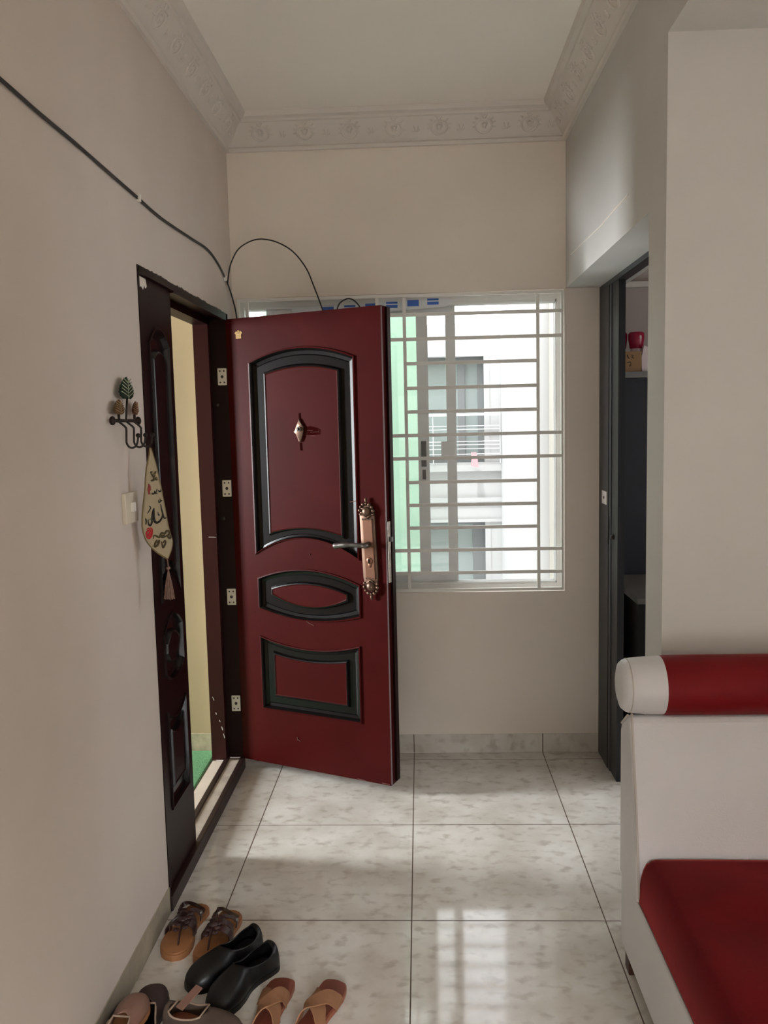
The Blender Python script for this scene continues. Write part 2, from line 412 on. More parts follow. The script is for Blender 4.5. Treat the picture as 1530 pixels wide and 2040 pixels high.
def leaf_mesh(F, u0, u1, z0, z1, loops, thick):
    bm = nb()
    rect = [(u0, z0), (u1, z0), (u1, z1), (u0, z1)]
    es = []; allv = []
    for L_ in [rect] + loops:
        vs = [bm.verts.new((a, b, 0)) for a, b in L_]; allv += vs
        for i in range(len(vs)): es.append(bm.edges.new((vs[i], vs[(i + 1) % len(vs)])))
    bmesh.ops.triangle_fill(bm, edges=es, use_beauty=True, normal=(0, 0, 1))
    kill = []
    for f in bm.faces:   # clear whatever the fill put inside the panel holes
        c = f.calc_center_median()
        for L_ in loops:
            ins = False; j = len(L_) - 1
            for i in range(len(L_)):
                (xi, yi), (xj, yj) = L_[i], L_[j]
                if (yi > c.y) != (yj > c.y) and c.x < (xj - xi) * (c.y - yi) / (yj - yi) + xi: ins = not ins
                j = i
            if ins: kill.append(f); break
    if kill: bmesh.ops.delete(bm, geom=kill, context='FACES_ONLY')
    front = [v.co.copy() for v in bm.verts]
    for v in bm.verts: v.co = F(v.co.x, v.co.y, 0)
    vs = allv[:4]
    B = [bm.verts.new(F(a, b, -thick)) for a, b in rect]
    for i in range(4): bm.faces.new((vs[i], vs[(i + 1) % 4], B[(i + 1) % 4], B[i]))
    bm.faces.new(B)
    return bm

L1o = loop(.114, .640, 1.000, 1.082, 1.843, 1.897); L1i = loop(.203, .553, 1.107, 1.130, 1.784, 1.808)
L2o = loop(.120, .640, .757, .720, .897, .950); L2i = loop(.200, .568, .832, .788, .848, .879)
L3o = loop(.120, .632, .298, .298, .636, .597); L3i = loop(.200, .556, .374, .374, .552, .536)
DA = math.radians(-24.32); dd = Vector((math.cos(DA), math.sin(DA), 0))
FD = frame((-.841, 3.770, 0), dd)
door = thing('door_1', (-.841, 3.77, .045), 'main mahogany steel door standing open into the room, outer face towards the viewer', 'door', None, 'structure')
o = obj('leaf', leaf_mesh(FD, .001, .762, .045, 2.035, [L1o, L2o, L3o], .062), M_red, door)
bm = nb(); box(bm, .745, .776, .062, 2.030, -.072, -.046, fr=lambda u, w, z: FD(u, w, z))
bm.free(); bm = nb()
def fbox(bm, F, u0, u1, z0, z1, w0, w1, mi=0, bev=0): box(bm, u0, u1, z0, z1, w0, w1, fr=lambda a, b, c: F(a, b, c), mi=mi, bev=bev)
fbox(bm, FD, .762, .772, .055, 2.032, -.066, -.038); obj('edge_lip', bm, M_redd, door, 'darker rebate along the lock edge')
bm = nb(); tube(bm, [FD(.762, .05, -.004), FD(.762, 1.0, -.004), FD(.762, 2.03, -.004)], .004, 8); obj('edge_trim', bm, mat('edge strip', lin(150, 140, 145), .3, metal=.3), door, 'pale metal trim down the lock edge', smooth=True)
for lo, li in ((L1o, L1i), (L2o, L2i), (L3o, L3i)):
    obj('panel', panel_mesh(FD, lo, li), [M_red, M_blk], door, 'red field in a black moulding')

# lock set
plate = [(-.034, .04), (-.034, .30), (-.028, .335), (0, .352), (.028, .335), (.034, .30), (.034, .04), (.028, 0), (0, -.022), (-.028, 0)]
F2 = lambda a, b, w: FD(.689 + a - .006 * (b - .15) / .15, .893 + b, w)
bm = nb(); prism(bm, plate, 0, .010, F2, bev=.004)
hp = obj('handle_plate', bm, M_bronze, door, 'ornate antique bronze lock plate', smooth=True, auto=40)
bm = nb(); prism(bm, [(-.022, .03), (.022, .03), (.022, .285), (-.022, .285)], .008, .0125, F2, bev=.002); obj('inlay', bm, M_copper, hp, 'copper coloured inlay')
bm = nb()
for zc, q in ((.315, 1), (.005, -1)):
    ball(bm, (0, zc, .012), .020, 1, 1, .8, 14, 10, fr=F2)
    for k in range(9):
        a = -.35 + k * (PI + .7) / 8
        ball(bm, (.031 * math.cos(a), zc + q * .033 * math.sin(a), .012), .0078 if k % 2 else .0062, 1, 1, 1, 8, 6, fr=F2)
    ball(bm, (0, zc + q * .047, .012), .008, .7, 1.5, .8, 8, 6, fr=F2)
    for k in range(7):
        ball(bm, (-.021 + .007 * k, zc - q * .032, .012), .0036, u=6, v=5, fr=F2)
    tube(bm, [F2(-.026 + .0065 * k, zc - q * (.026 - .006 * abs(k - 4) * .8), .012) for k in range(9)], .0032, 6)
obj('ornament', bm, M_bronze, hp, smooth=True)
bm = nb(); pts = [F2(a, b, w) for a, b, w in ((0, .179, .012), (0, .179, .045), (-.012, .180, .056), (-.045, .181, .058), (-.09, .179, .056), (-.128, .174, .052), (-.140, .172, .050))]
tube(bm, smoothpts(pts, 4), [.013] * 5 + [.010] * 5 + [.0095] * 5 + [.012] * 5 + [.013] * 4 + [.006], 10); obj('lever', bm, M_gun, hp, 'grey metal lever handle', smooth=True)
bm = nb(); ball(bm, (0, .112, .012), .015, 1, 1, .4, 14, 8, fr=F2); ball(bm, (.001, .094, .012), .0085, 1, 1.5, .4, 10, 6, fr=F2); k_ = obj('lock_cylinder', bm, M_copper, hp, smooth=True)
bm = nb(); prism(bm, [(-.002, .100), (.002, .100), (.002, .110), (.005, .115), (0, .120), (-.005, .115), (-.002, .110)], .016, .019, F2); obj('keyhole', bm, M_blk, k_)
bm = nb(); fbox(bm, FD, .7715, .7745, .915, 1.168, -.020, .000, bev=.001)
lk = obj('lock_faceplate', bm, mat('scratched steel', lin(170, 160, 150), .45, metal=.5, var=.4, vscale=60), door, 'scratched steel faceplate on the door edge')
bm = nb(); fbox(bm, FD, .774, .788, 1.085, 1.105, -.016, -.004, bev=.002); obj('latch', bm, M_gun, lk)
bm = nb()
dia = [(0, .052), (.007, .03), (.013, .02), (.022, .018), (.018, .006), (.019, -.012), (.010, -.03), (.004, -.046), (-.004, -.046), (-.010, -.028), (-.015, -.010), (-.030, -.004), (-.017, .004), (-.020, .016), (-.012, .018), (-.006, .03)]
FP = lambda a, b, w: FD(.369 + a, 1.543 + b, w)
prism(bm, dia, .001, .010, FP, bev=.003); pe = obj('peephole_plate', bm, M_bronze, door, 'small cast bronze star around the peephole', smooth=True, auto=40)
bm = nb(); tube(bm, [FP(0, .008, .008), FP(0, .008, .016)], .010, 14); obj('peephole', bm, M_gun, pe, smooth=True, auto=40)
bm = nb(); ball(bm, (0, .008, .0165), .0065, 1, 1, .4, fr=FP); obj('lens', bm, M_blk, pe, smooth=True)
bm = nb()
for pl in ([(-.005, .05), (.005, .05), (.005, .075), (-.005, .075)], [(-.005, -.05), (.006, -.05), (.008, -.083), (-.003, -.083)]): prism(bm, pl, .001, .002, FP)
obj('glue_mark', bm, mat('dark glue stain', lin(34, 9, 8), 1., spec=0), door, 'dark glue stains above and below the peephole')
bm = nb()
prism(bm, [(.03, .016), (.05, .02), (.085, .012), (.10, .004), (.098, -.016), (.07, -.018), (.035, -.02)], .0008, .0014, FP)
obj('scuff', bm, mat('scuffed paint', lin(44, 10, 10), 1., spec=0), door)
bm = nb()
for pts in (((.034, .002), (.062, .0)), ((.05, -.006), (.092, -.005)), ((.0925, .004), (.0925, -.012)), ((.02, -.022), (.044, -.021), (.058, -.020), (.072, -.022))):
    tube(bm, [FP(a, b, .0016) for a, b in pts], .0007, 5)
for pts in (((.395, 1.018), (.397, 1.012)), ((.36, .725), (.385, .712), (.405, .705)), ((.30, .19), (.302, .175)), ((.305, .18), (.315, .172)), ((.60, 1.245), (.63, 1.25)), ((.72, .052), (.755, .050)), ((.60, .050), (.64, .048))):
    tube(bm, [FD(a, b, .002) for a, b in pts], .0016, 5)
obj('scratch', bm, mat('pale scratch', lin(110, 66, 60), .6), door, 'pale scratches')
num = [(-.020, .006), (-.013, .014), (-.006, .013), (-.004, .018), (.004, .018), (.006, .013), (.013, .014), (.020, .006), (.014, .001), (.014, -.017), (-.014, -.017), (-.014, .001)]
FN = lambda a, b, w: FD(.069 + a, 1.965 + b, w)
bm = nb(); prism(bm, num, .0005, .002, FN); nm = obj('emblem_sticker', bm, M_gold, door, 'small gold emblem sticker in the top corner')
bm = nb()
for b in (.004, -.004, -.011): tube(bm, [FN(-.009, b, .0022), FN(.009, b, .0022)], .0012, 5)
tube(bm, [FN(.006 * math.cos(k * PI / 4), .011 + .004 * math.sin(k * PI / 4), .0022) for k in range(8)], .001, 5, closed=True)
obj('sticker_print', bm, mat('brown print', lin(120, 84, 40), .5), nm)

# narrow fixed leaf
FS = frame((-.850, 0, 0), (0, 1, 0))
leaf2 = thing('door_2', (-.85, 2.785, .05), 'narrow dark side leaf of the entrance, shut in its frame beside the hook rack', 'door', None, 'structure')
def sl(l): return [(2.700 + (u - .12) * (2.912 - 2.700) / .52, z) for u, z in l]
def sli(l): return [(2.745 + (u - .2) * (2.868 - 2.745) / .355, z) for u, z in l]
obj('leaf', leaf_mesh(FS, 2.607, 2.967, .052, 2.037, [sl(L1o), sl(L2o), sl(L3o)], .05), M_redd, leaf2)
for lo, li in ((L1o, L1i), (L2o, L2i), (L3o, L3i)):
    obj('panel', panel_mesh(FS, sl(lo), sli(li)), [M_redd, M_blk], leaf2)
bm = nb()   # careless wall paint over the top corner and down the frame edge
prism(bm, [(2.610, 2.034), (2.70, 2.034), (2.71, 2.012), (2.695, 2.004), (2.685, 2.014), (2.672, 1.998), (2.655, 2.006), (2.63, 1.996), (2.610, 2.002)], .0005, .0016, FS)
for k in range(26):
    z = .35 + k * .063 + random.uniform(-.02, .02); wd = random.uniform(.004, .013); hh = random.uniform(.015, .05)
    prism(bm, [(2.607, z - hh), (2.607 + wd, z - hh * .3), (2.607 + wd * .6, z + hh * .5), (2.607, z + hh)], .0005, .0014, FS)
obj('paint_smear', bm, M_wall, leaf2, 'smears of wall paint')
bm = nb()   # dark uncovered line of frame along the wall
edge = [(2.585 + .18 * 0, 2.062)]
pol = []
ys = [2.59 + k * (3.80 - 2.59) / 160 for k in range(161)]
top = [(y, 2.0605 + random.uniform(-.001, .004) + .002 * math.sin(y * 23)) for y in ys]
prism(bm, [(y, 2.059) for y in ys] + top[::-1], 0, .0015, frame((XL + .0012, 0, 0), (0, 1, 0)))
obj('trim_5', bm, M_dark, None, 'ragged dark line where the wall paint stops above the door frame', 'trim', None, 'structure')

# ------------------------------------------------------------------ window
win = thing('window_1', (-.08, 4.0, .775), 'sliding aluminium window behind the white grille', 'window', None, 'structure')
bm = nb()
X0, X1, Z0, Z1 = -.823, .658, .775, 2.146
box(bm, X0, X1, 3.985, 4.058, Z0, Z0 + .026); box(bm, X0, X1, 3.985, 4.058, Z1 - .034, Z1)
box(bm, X0, X0 + .026, 3.985, 4.058, Z0 + .026, Z1 - .034); box(bm, X1 - .026, X1, 3.985, 4.058, Z0 + .026, Z1 - .034)
for y in (3.993, 4.010, 4.03, 4.05):
    box(bm, X0 + .026, X1 - .026, y - .002, y + .002, Z0 + .026, Z0 + .036); box(bm, X1 - .031, X1 - .026, y - .002, y + .002, Z0 + .03, Z1 - .034)
    box(bm, X0 + .026, X1 - .026, y - .002, y + .002, Z1 - .046, Z1 - .034)
obj('window_frame', bm, M_alu, win)
def sash(x0, x1, y, label):
    bm = nb(); z0, z1 = Z0 + .036, Z1 - .04; a = .052 if x1 < .1 else .045
    box(bm, x0, x0 + a, y - .010, y + .010, z0, z1); box(bm, x1 - a, x1, y - .010, y + .010, z0, z1)
    box(bm, x0 + a, x1 - a, y - .010, y + .010, z0, z0 + .045); box(bm, x0 + a, x1 - a, y - .010, y + .010, z1 - .036, z1)
    s = obj('sash', bm, M_alud, win, label)
    bm = nb(); box(bm, x0 + a - .004, x1 - a + .004, y - .002, y + .002, z0 + .04, z1 - .03); obj('pane', bm, M_glass, s)
    return s
s1 = sash(-.70, .044, 4.018, 'inner sliding sash'); s2 = sash(-.575, .173, 4.042, 'outer sliding sash')
bm = nb(); box(bm, .006, .030, 4.000, 4.008, 1.36, 1.48, bev=.002); box(bm, .010, .026, 3.992, 4.0, 1.44, 1.465, bev=.002); box(bm, .010, .026, 4.000, 4.008, 1.30, 1.345, bev=.002)
obj('latch', bm, mat('grey latch', lin(96, 92, 90), .5), s1)
bm = nb(); box(bm, .100, .165, 4.026, 4.032, 1.395, 1.475, bev=.003); obj('pull', bm, M_alud, s2)
bm = nb(); prism(bm, [(-.56, 2.062), (-.52, 2.055), (.13, 2.090), (.185, 2.122), (.10, 2.124), (-.58, 2.104)], 0, .002, frame((0, 3.984, 0), (1, 0, 0)))
tp = obj('protective_tape', bm, M_film, win, 'strip of white protective film with blue blocks along the top rail')
for x in (-.435, -.335, -.238, -.142, -.045, .046):
    for z0, z1 in (((-.016, -.002), (.003, .012)) if round((x + .435) * 10) % 2 else ((-.016, .012),)):
        bm = nb(); zc = 2.092 + .025 * (x + .435) / .5
        prism(bm, [(x, zc + z0), (x + .052, zc + z0), (x + .052, zc + z1), (x, zc + z1)], .0022, .003, frame((0, 3.984, 0), (1, 0, 0)))
        obj('blue_block', bm, M_blue, tp)

gr = thing('window_grille', (-.08, 3.93, .775), 'white painted iron grille of horizontal bars across the window', 'grille')
def flat(bm, x0, x1, z0, z1, y0=3.926, y1=3.938): box(bm, x0, x1, y0, y1, z0, z1, bev=.0015)
bm = nb(); GX0, GX1, GZ0, GZ1 = -.820, .655, .779, 2.143
flat(bm, GX0, GX1, GZ0, GZ0 + .014); flat(bm, GX0, GX1, GZ1 - .014, GZ1); flat(bm, GX0, GX0 + .012, GZ0 + .01, GZ1 - .01); flat(bm, GX1 - .012, GX1, GZ0 + .01, GZ1 - .01)
obj('border', bm, M_grille, gr)
for x in (-.775, -.182, -.060, .540):
    bm = nb(); flat(bm, x - .0075, x + .0075, GZ0 + .005, GZ1 - .005, 3.930, 3.942); obj('bar', bm, M_grille, gr)
for i, z in enumerate([2.051, 1.942, 1.833, 1.722, 1.615, 1.508, 1.402, 1.292, 1.186, 1.080, .975, .868]):
    segs = [(GX0 + .004, GX1 - .004)] if i in (0, 1, 5, 6, 10, 11) else [(-.775, -.182), (-.060, .540)]
    for a, b in segs:
        bm = nb(); flat(bm, a, b, z - .0078, z + .0078, 3.924, 3.932); obj('bar', bm, M_grille, gr)

# ------------------------------------------------------------------ outside the window
bld = thing('apartment_building', (.4, 6.9, -4), 'sunlit white neighbouring building seen through the window bars', 'building')
bm = nb()
YO = 6.5
def wallseg(x0, x1, z0, z1, y0=YO, y1=YO + .3): box(bm, x0, x1, y0, y1, z0, z1)
wx0, wx1 = -1.0, .50
wallseg(-3, wx0, -4, 2.29); wallseg(wx1, 3.0, -4, 2.29)
wallseg(wx0, wx1, 2.05, 2.29); wallseg(wx0, wx1, .80, 1.25); wallseg(wx0, wx1, -4, -.4)
obj('facade', bm, M_ext, bld)
bm = nb(); box(bm, -3, .62, YO - .05, YO, 1.19, 1.25); box(bm, -3, .62, YO - .03, YO, .955, .985); box(bm, -3, .62, YO - .02, YO, .80, .82); obj('ledge', bm, M_ext, bld)
for z0, z1 in ((1.25, 2.05), (-.4, .80)):
    bm = nb(); y = YO + .12
    box(bm, wx0, wx1, y - .002, y + .05, z1 - .03, z1 - .002); box(bm, wx0, wx1, y - .002, y + .05, z0 + .002, z0 + .03)
    for x in (wx0, -.3, .30 if z0 > 0 else .40, wx1 - .05): box(bm, x, x + .05, y, y + .05, z0 + .03, z1 - .03)
    w = obj('window_frame', bm, M_extfr, bld)
    bm = nb(); box(bm, wx0, wx1, y + .02, y + .03, z0, z1); obj('pane', bm, M_extglass, w)
    bm = nb(); box(bm, wx1 - .012, wx1 + .03, YO - .004, YO + .004, z0, z1)
    box(bm, wx0, wx1 + .03, YO - .004, YO + .004, z1, z1 + .02); obj('architrave', bm, M_ext, bld)
bm = nb()
for k in range(32):
    a0, a1 = 2 * PI * k / 32, 2 * PI * (k + 1) / 32
    c = (.86, 6.45, .25)
    P4 = [bm.verts.new((c[0] + c[2] * math.cos(a), c[1] + c[2] * math.sin(a), z)) for a, z in ((a0, -4), (a1, -4), (a1, 3.6), (a0, 3.6))]
    bm.faces.new(P4)
bmesh.ops.remove_doubles(bm, verts=bm.verts, dist=.0005); bmesh.ops.holes_fill(bm, edges=bm.edges)
obj('column', bm, M_ext, bld, 'round white column', smooth=True, auto=40)
obj('side_wing', bx(.93, 3.0, 6.0, 6.3, -4, 3.8), M_extc, bld, 'cream side wing')
gw = obj('garden_wall', bx(-.95, .030, 5.30, 5.45, -4, 2.32), M_extg, None, 'mint green painted wall close outside the left half of the window', 'wall')
rk = thing('drying_rack', (.3, 6.42, 1.29), 'thin metal rails across the upper window of the white building', 'railing')
bm = nb(); box(bm, -.9, .60, 6.40, 6.425, 1.606, 1.625); obj('top_rail', bm, M_alud, rk)
for z in (1.53, 1.505, 1.475, 1.415, 1.39, 1.36, 1.32, 1.295):
    bm = nb(); tube(bm, [(-.9, 6.42, z), (.60, 6.42, z)], .003, 5); obj('rod', bm, M_alud, rk)
for x in (-.9, .1, .60):
    bm = nb(); tube(bm, [(x, 6.425, 1.25), (x, 6.425, 1.62)], .004, 5); obj('upright', bm, M_alud, rk)
bm = nb(); prism(bm, [(.375, 1.235), (.43, 1.225), (.425, 1.29), (.418, 1.335), (.378, 1.335), (.382, 1.29)], -.01, .012, frame((0, 6.36, 0), (1, 0, 0))); obj('pink_cloth', bm, M_pinkc, None, 'small pink cloth hung on the rails of the white building', 'cloth')
fern = thing('potted_fern', (.62, 6.15, -.2), 'green fern fronds at the lower window of the white building', 'plant')
for k in range(6):
    bm = nb(); a = PI - .5 + k * .28; base = Vector((.70, 6.1, .06))
    pts = [base + Vector((math.cos(a) * .22 * t, -.02 * k * t, .50 * t - .16 * t * t - .03 * k)) for t in [i / 8 for i in range(9)]]
    tube(bm, pts, .004, 5)
    for i, p in enumerate(pts[2:]):
        for q in (-1, 1):
            d = Vector((math.cos(a + q * 1.1) * .06, q * .02, -.025)); s = Vector((0, 0, .010))
            vs = [bm.verts.new(p), bm.verts.new(p + d * .5 + s), bm.verts.new(p + d), bm.verts.new(p + d * .5 - s)]; bm.faces.new(vs)
    obj('frond', bm, M_plant, fern)
bm = nb(); tube(bm, [(.70, 6.1, -.2), (.70, 6.1, .10)], [.06, .085], 14); obj('pot', bm, M_extc, fern)
S('ground', bx(-14, 14, 4.3, 24, -4.2, -4), M_soil, 'ground outside between the buildings', 'ground')

# ------------------------------------------------------------------ dark doorway and kitchen on the right
d3 = thing('door_3', (.86, 3.6, 0), 'blue-black steel door frame in the right wall leading to the kitchen', 'door', None, 'structure')
bm = nb(); box(bm, .815, .835, 3.74, 3.93, 0, 2.158); obj('jamb', bm, M_black_fr, d3)
bm = nb(); box(bm, .818, .84, 3.705, 3.74, 0, 2.15); obj('stop_strip', bm, M_black_st, d3, 'greyer strip along the jamb')
bm = nb(); box(bm, .822, .85, 3.59, 3.705, 0, 2.15); obj('inner_jamb', bm, M_black_fr, d3)
bm = nb(); box(bm, .815, .86, YF + .172, 3.74, 2.128, 2.158); obj('header', bm, M_black_fr, d3)
bm = nb(); box(bm, .8125, .816, 3.765, 3.86, 1.188, 1.245, bev=.001); sp_ = obj('strike_plate', bm, M_hinge, d3, 'pale strike plate with a dark hole')
bm = nb(); ball(bm, (.812, 3.812, 1.217), .007, .4, 1, 1, 10, 6); obj('bolt_hole', bm, M_blk, sp_, smooth=True)
bm = nb(); ball(bm, (.82, 3.66, 1.06), .012, 1, 1, 1); tube(bm, [(.816, 3.735, 1.02), (.816, 3.735, 1.14)], .004, 6); obj('knob', bm, M_screw, d3, smooth=True)
M_kw = wall_mat('kitchen paint', lin(190, 178, 172), .04)
bm = nb(); box(bm, .85, 3.0, 5.0, 5.1, 0, 2.9); box(bm, .83, .93, 4.062, 5.0, 0, 2.9); box(bm, 2.9, 3.0, YF + .172, 2.75, 0, 2.9); box(bm, 2.9, 3.0, 3.75, 5.0, 0, 2.9); box(bm, 2.9, 3.0, 2.75, 3.75, 0, 1.0); box(bm, 2.9, 3.0, 2.75, 3.75, 2.1, 2.9)
S('wall_kitchen', bm, M_kw, 'dim pinkish kitchen wall beyond the dark doorway')
S('floor_kitchen', bx(.816, 3.0, 4.062, 5.1, -.12, 0), M_tile, 'kitchen floor beyond the dark doorway')
S('ceiling_kitchen', bx(.93, 3.0, YF + .172, 5.1, 2.62, 2.75), M_kw, 'kitchen ceiling')
bm = nb(); box(bm, .93, 2.9, 4.95, 5.0, 2.295, 2.325); obj('trim_6', bm, M_white, None, 'pale ledge along the kitchen wall', 'trim', None, 'structure')
cab = thing('tall_cabinet', (1.4, 4.7, 0), 'tall dark blue-black cabinet in the kitchen with boxes on top', 'cabinet')
obj('body', bx(.96, 2.0, 4.46, 4.94, 0, 1.765), M_cab, cab)
obj('top_board', bx(.95, 2.01, 4.43, 4.945, 1.767, 1.798), M_grey, cab, 'grey top board')
tb = thing('side_counter', (1.3, 4.1, 0), 'dark low counter in front of the tall kitchen cabinet', 'counter')
obj('body', bx(.975, 1.6, 3.84, 4.42, 0, .728), M_blk, tb); obj('worktop', bx(.965, 1.62, 3.82, 4.428, .73, .755), mat('grey worktop', lin(96, 92, 88), .5), tb, 'grey worktop')
cb = thing('cardboard_box', (1.05, 4.55, 1.8), 'brown cardboard box with marker scribbles on top of the tall cabinet', 'box')
obj('carton', bx(.965, 1.135, 4.45, 4.70, 1.799, 1.900), M_card, cb)
bm = nb()
for pts in (((1.045, 1.88), (1.046, 1.862)), ((1.062, 1.885), (1.068, 1.868), (1.074, 1.866)), ((1.082, 1.882), (1.095, 1.880), (1.086, 1.872), (1.096, 1.866)), ((1.062, 1.845), (1.080, 1.848), (1.082, 1.836), (1.074, 1.826)), ((1.04, 1.818), (1.05, 1.824))):
    tube(bm, [(x, 4.4495, z) for x, z in pts], .0018, 5)
obj('marker_scribble', bm, M_mark, cb, 'dark marker scribbles')
bm = nb(); prism(bm, [(1.141, 1.799), (1.20, 1.799), (1.195, 1.91), (1.15, 1.93), (1.138, 1.87)], 0, -.12, frame((0, 4.46, 0), (1, 0, 0))); obj('plastic_bag', bm, M_potw, None, 'pale plastic bag beside the cardboard box on the cabinet', 'bag')
for i, (x, y, lab) in enumerate(((1.000, 4.62, 'dim crimson pot, leftmost of the pots on the cardboard box'), (1.052, 4.54, 'crimson pot between the other two on the cardboard box'), (1.125, 4.52, 'brightest crimson pot, nearest the pale wall edge on the box'))):
    p = thing('crimson_pot', (x, y, 1.9), lab, 'pot', 'crimson pots on the cardboard box')
    k = 1.1 if i == 2 else .85
    bm = nb(); tube(bm, [(x, y, 1.918), (x, y, 1.922), (x, y, 1.97), (x, y, 1.995), (x, y, 2.003)], [.026 * k, .030 * k, .037 * k, .037 * k, .030 * k], 20); obj('body', bm, M_pot, p, smooth=True, auto=50)
    bm = nb(); tube(bm, [(x, y, 1.9005), (x, y, 1.919)], [.026 * k, .027 * k], 20); obj('base', bm, M_potw, p, 'white base', smooth=True, auto=50)
    bm = nb(); ball(bm, (x + .01 * k, y - .037 * k, 1.975), .006, 1, .5, 1.5, 8, 6); obj('knob', bm, M_potw, p, 'white knob', smooth=True)

# ------------------------------------------------------------------ left wall: hooks, pendant, switch, cables
rack = thing('hook_rack', (XL, 2.39, 1.51), 'wrought iron hook rack with a green leaf and two brown leaves on the left wall', 'hook rack')
bm = nb(); BX = XL + .014
tube(bm, [(BX, 2.283, 1.592), (BX, 2.488, 1.592)], .0045, 8)
for y in (2.280, 2.492): ball(bm, (BX, y, 1.592), .0115, .8, .55, 1.1, 10, 8)
tube(bm, [(XL, 2.33, 1.592), (BX, 2.33, 1.592)], .004, 6); tube(bm, [(XL, 2.45, 1.592), (BX, 2.45, 1.592)], .004, 6)
obj('rail', bm, M_iron, rack, smooth=True)
for y in (2.322, 2.385, 2.448):
    bm = nb()
    pts = [(BX, y, 1.590), (BX + .002, y + .005, 1.588), (BX + .013, y + .020, 1.574), (BX + .0145, y + .0215, 1.565), (BX + .0135, y + .021, 1.540), (BX + .014, y + .021, 1.529), (BX + .020, y + .022, 1.519), (BX + .029, y + .023, 1.5165), (BX + .038, y + .024, 1.521), (BX + .043, y + .025, 1.532), (BX + .0455, y + .0255, 1.550)]
    tube(bm, smoothpts(pts, 4), .0030, 8); ball(bm, pts[-1], .0068, u=10, v=8); obj('hook', bm, M_iron, rack, smooth=True)
def leaf_shape(name, y, z0, h, w, m, label, veins, tilt=0):
    bm = nb(); n = 14
    L_, R_ = [], []
    for k in range(n + 1):
        t = k / n; ww = w * (max(0, math.sin(PI * min(1, .05 + t * .95) ** .66)) ** .75) * (1 + .06 * math.cos(k * PI))
        L_.append((t, ww)); 
    rows = []
    for t, ww in L_:
        row = []
        for q in (-1, -.5, 0, .5, 1):
            row.append(bm.verts.new((BX + .002 + .004 * (1 - abs(q)), y + q * ww + tilt * t * h, z0 + t * h)))
        rows.append(row)
    for a, b in zip(rows, rows[1:]):
        for i in range(4): bm.faces.new((a[i], a[i + 1], b[i + 1], b[i]))
    r = bmesh.ops.solidify(bm, geom=bm.faces[:], thickness=.0016)
    lf = obj(name, bm, m, rack, label, smooth=True)
    bm = nb()
    tube(bm, [(BX + .008, y, z0), (BX + .008, y + tilt * h, z0 + h * .92)], .0012, 5)
    for k in range(5):
        t = .12 + .15 * k
        for q in (-1, 1): tube(bm, [(BX + .0085, y + tilt * t * h, z0 + t * h), (BX + .006, y + q * w * .8 * (1 - .1 * k) + tilt * h * t, z0 + (t + .2) * h)], .0013, 5)
    obj('vein', bm, veins, lf, smooth=True)
leaf_shape('leaf', 2.398, 1.653, .062, .062, mat('green enamel leaf', lin(40, 74, 52), .4, metal=.2), 'large green enamel leaf', mat('pale leaf vein', lin(150, 160, 135), .5))
leaf_shape('leaf', 2.330, 1.609, .041, .046, mat('ochre leaf', lin(128, 98, 62), .5, metal=.2), 'ochre leaf', mat('ochre vein', lin(160, 130, 90), .5), -.05)
leaf_shape('leaf', 2.462, 1.609, .039, .029, mat('rust leaf', lin(104, 66, 44), .5, metal=.2), 'rust brown leaf', mat('rust vein', lin(140, 100, 70), .5), .05)
bm = nb(); tube(bm, [(BX, 2.388, 1.592), (BX + .002, 2.392, 1.63), (BX + .003, 2.398, 1.657)], .003, 7)
obj('stem', bm, M_iron, rack, smooth=True)
for y in (2.331, 2.462):
    bm = nb(); tube(bm, [(BX, y, 1.592), (BX, y, 1.613)], .004, 7); obj('stem', bm, M_iron, rack, smooth=True)

# embroidered pennant, hung off the last hook, turned half towards the room
dP = Vector((.80, .60, 0)).normalized(); PO = Vector((-.782, 2.452, 1.512)); nP = dP.cross(Vector((0, 0, 1)))
KS = 2.42 / 1700 / 6.38
def PF(x, y, w=0.):
    """drawing units of the pennant, measured from its hanging point"""
    u = (x - 172 - .048 * (y + 50)) * KS / .946; v = (y + 50) * KS
    bend = .010 * math.sin(v * 18) - .35 * u * abs(u) / .08
    return PO + dP * u + nP * (w + bend) + Vector((0, 0, -v))
pn = thing('pennant', PO, 'cream embroidered pennant with black Arabic script and a tassel, hanging from the hook rack', 'pennant')
Lf = [(168, -50), (160, 20), (138, 100), (112, 200), (97, 330), (92, 450), (82, 580), (74, 700), (70, 830), (74, 960), (92, 1050), (118, 1130), (150, 1190), (210, 1270), (270, 1330), (340, 1385), (398, 1425)]
Rt = [(176, -50), (196, 20), (215, 100), (238, 200), (262, 330), (294, 450), (322, 580), (354, 700), (388, 830), (420, 960), (445, 1050), (468, 1130), (496, 1205), (488, 1270), (468, 1325), (440, 1375), (412, 1425)]
bm = nb(); rows = []
for a, b in zip(Lf, Rt): rows.append([bm.verts.new(PF(a[0] + (b[0] - a[0]) * k / 6, a[1] + (b[1] - a[1]) * k / 6)) for k in range(7)])
for a, b in zip(rows, rows[1:]):
    for i in range(6): bm.faces.new((a[i], a[i + 1], b[i + 1], b[i]))
bmesh.ops.recalc_face_normals(bm, faces=bm.faces); bmesh.ops.solidify(bm, geom=bm.faces[:], thickness=.0022)
obj('cloth', bm, mat('cream woven cloth', lin(160, 147, 122), .85, bump=.3, bscale=700, var=.05, vscale=40), pn, smooth=True)
bm = nb(); tube(bm, [PF(x, y) for x, y in Lf] + [PF(x, y) for x, y in Rt[::-1]], .0026, 6, closed=True)
obj('trim_cord', bm, mat('olive cord', lin(110, 92, 56), .7), pn, 'olive cord around the edge', smooth=True)
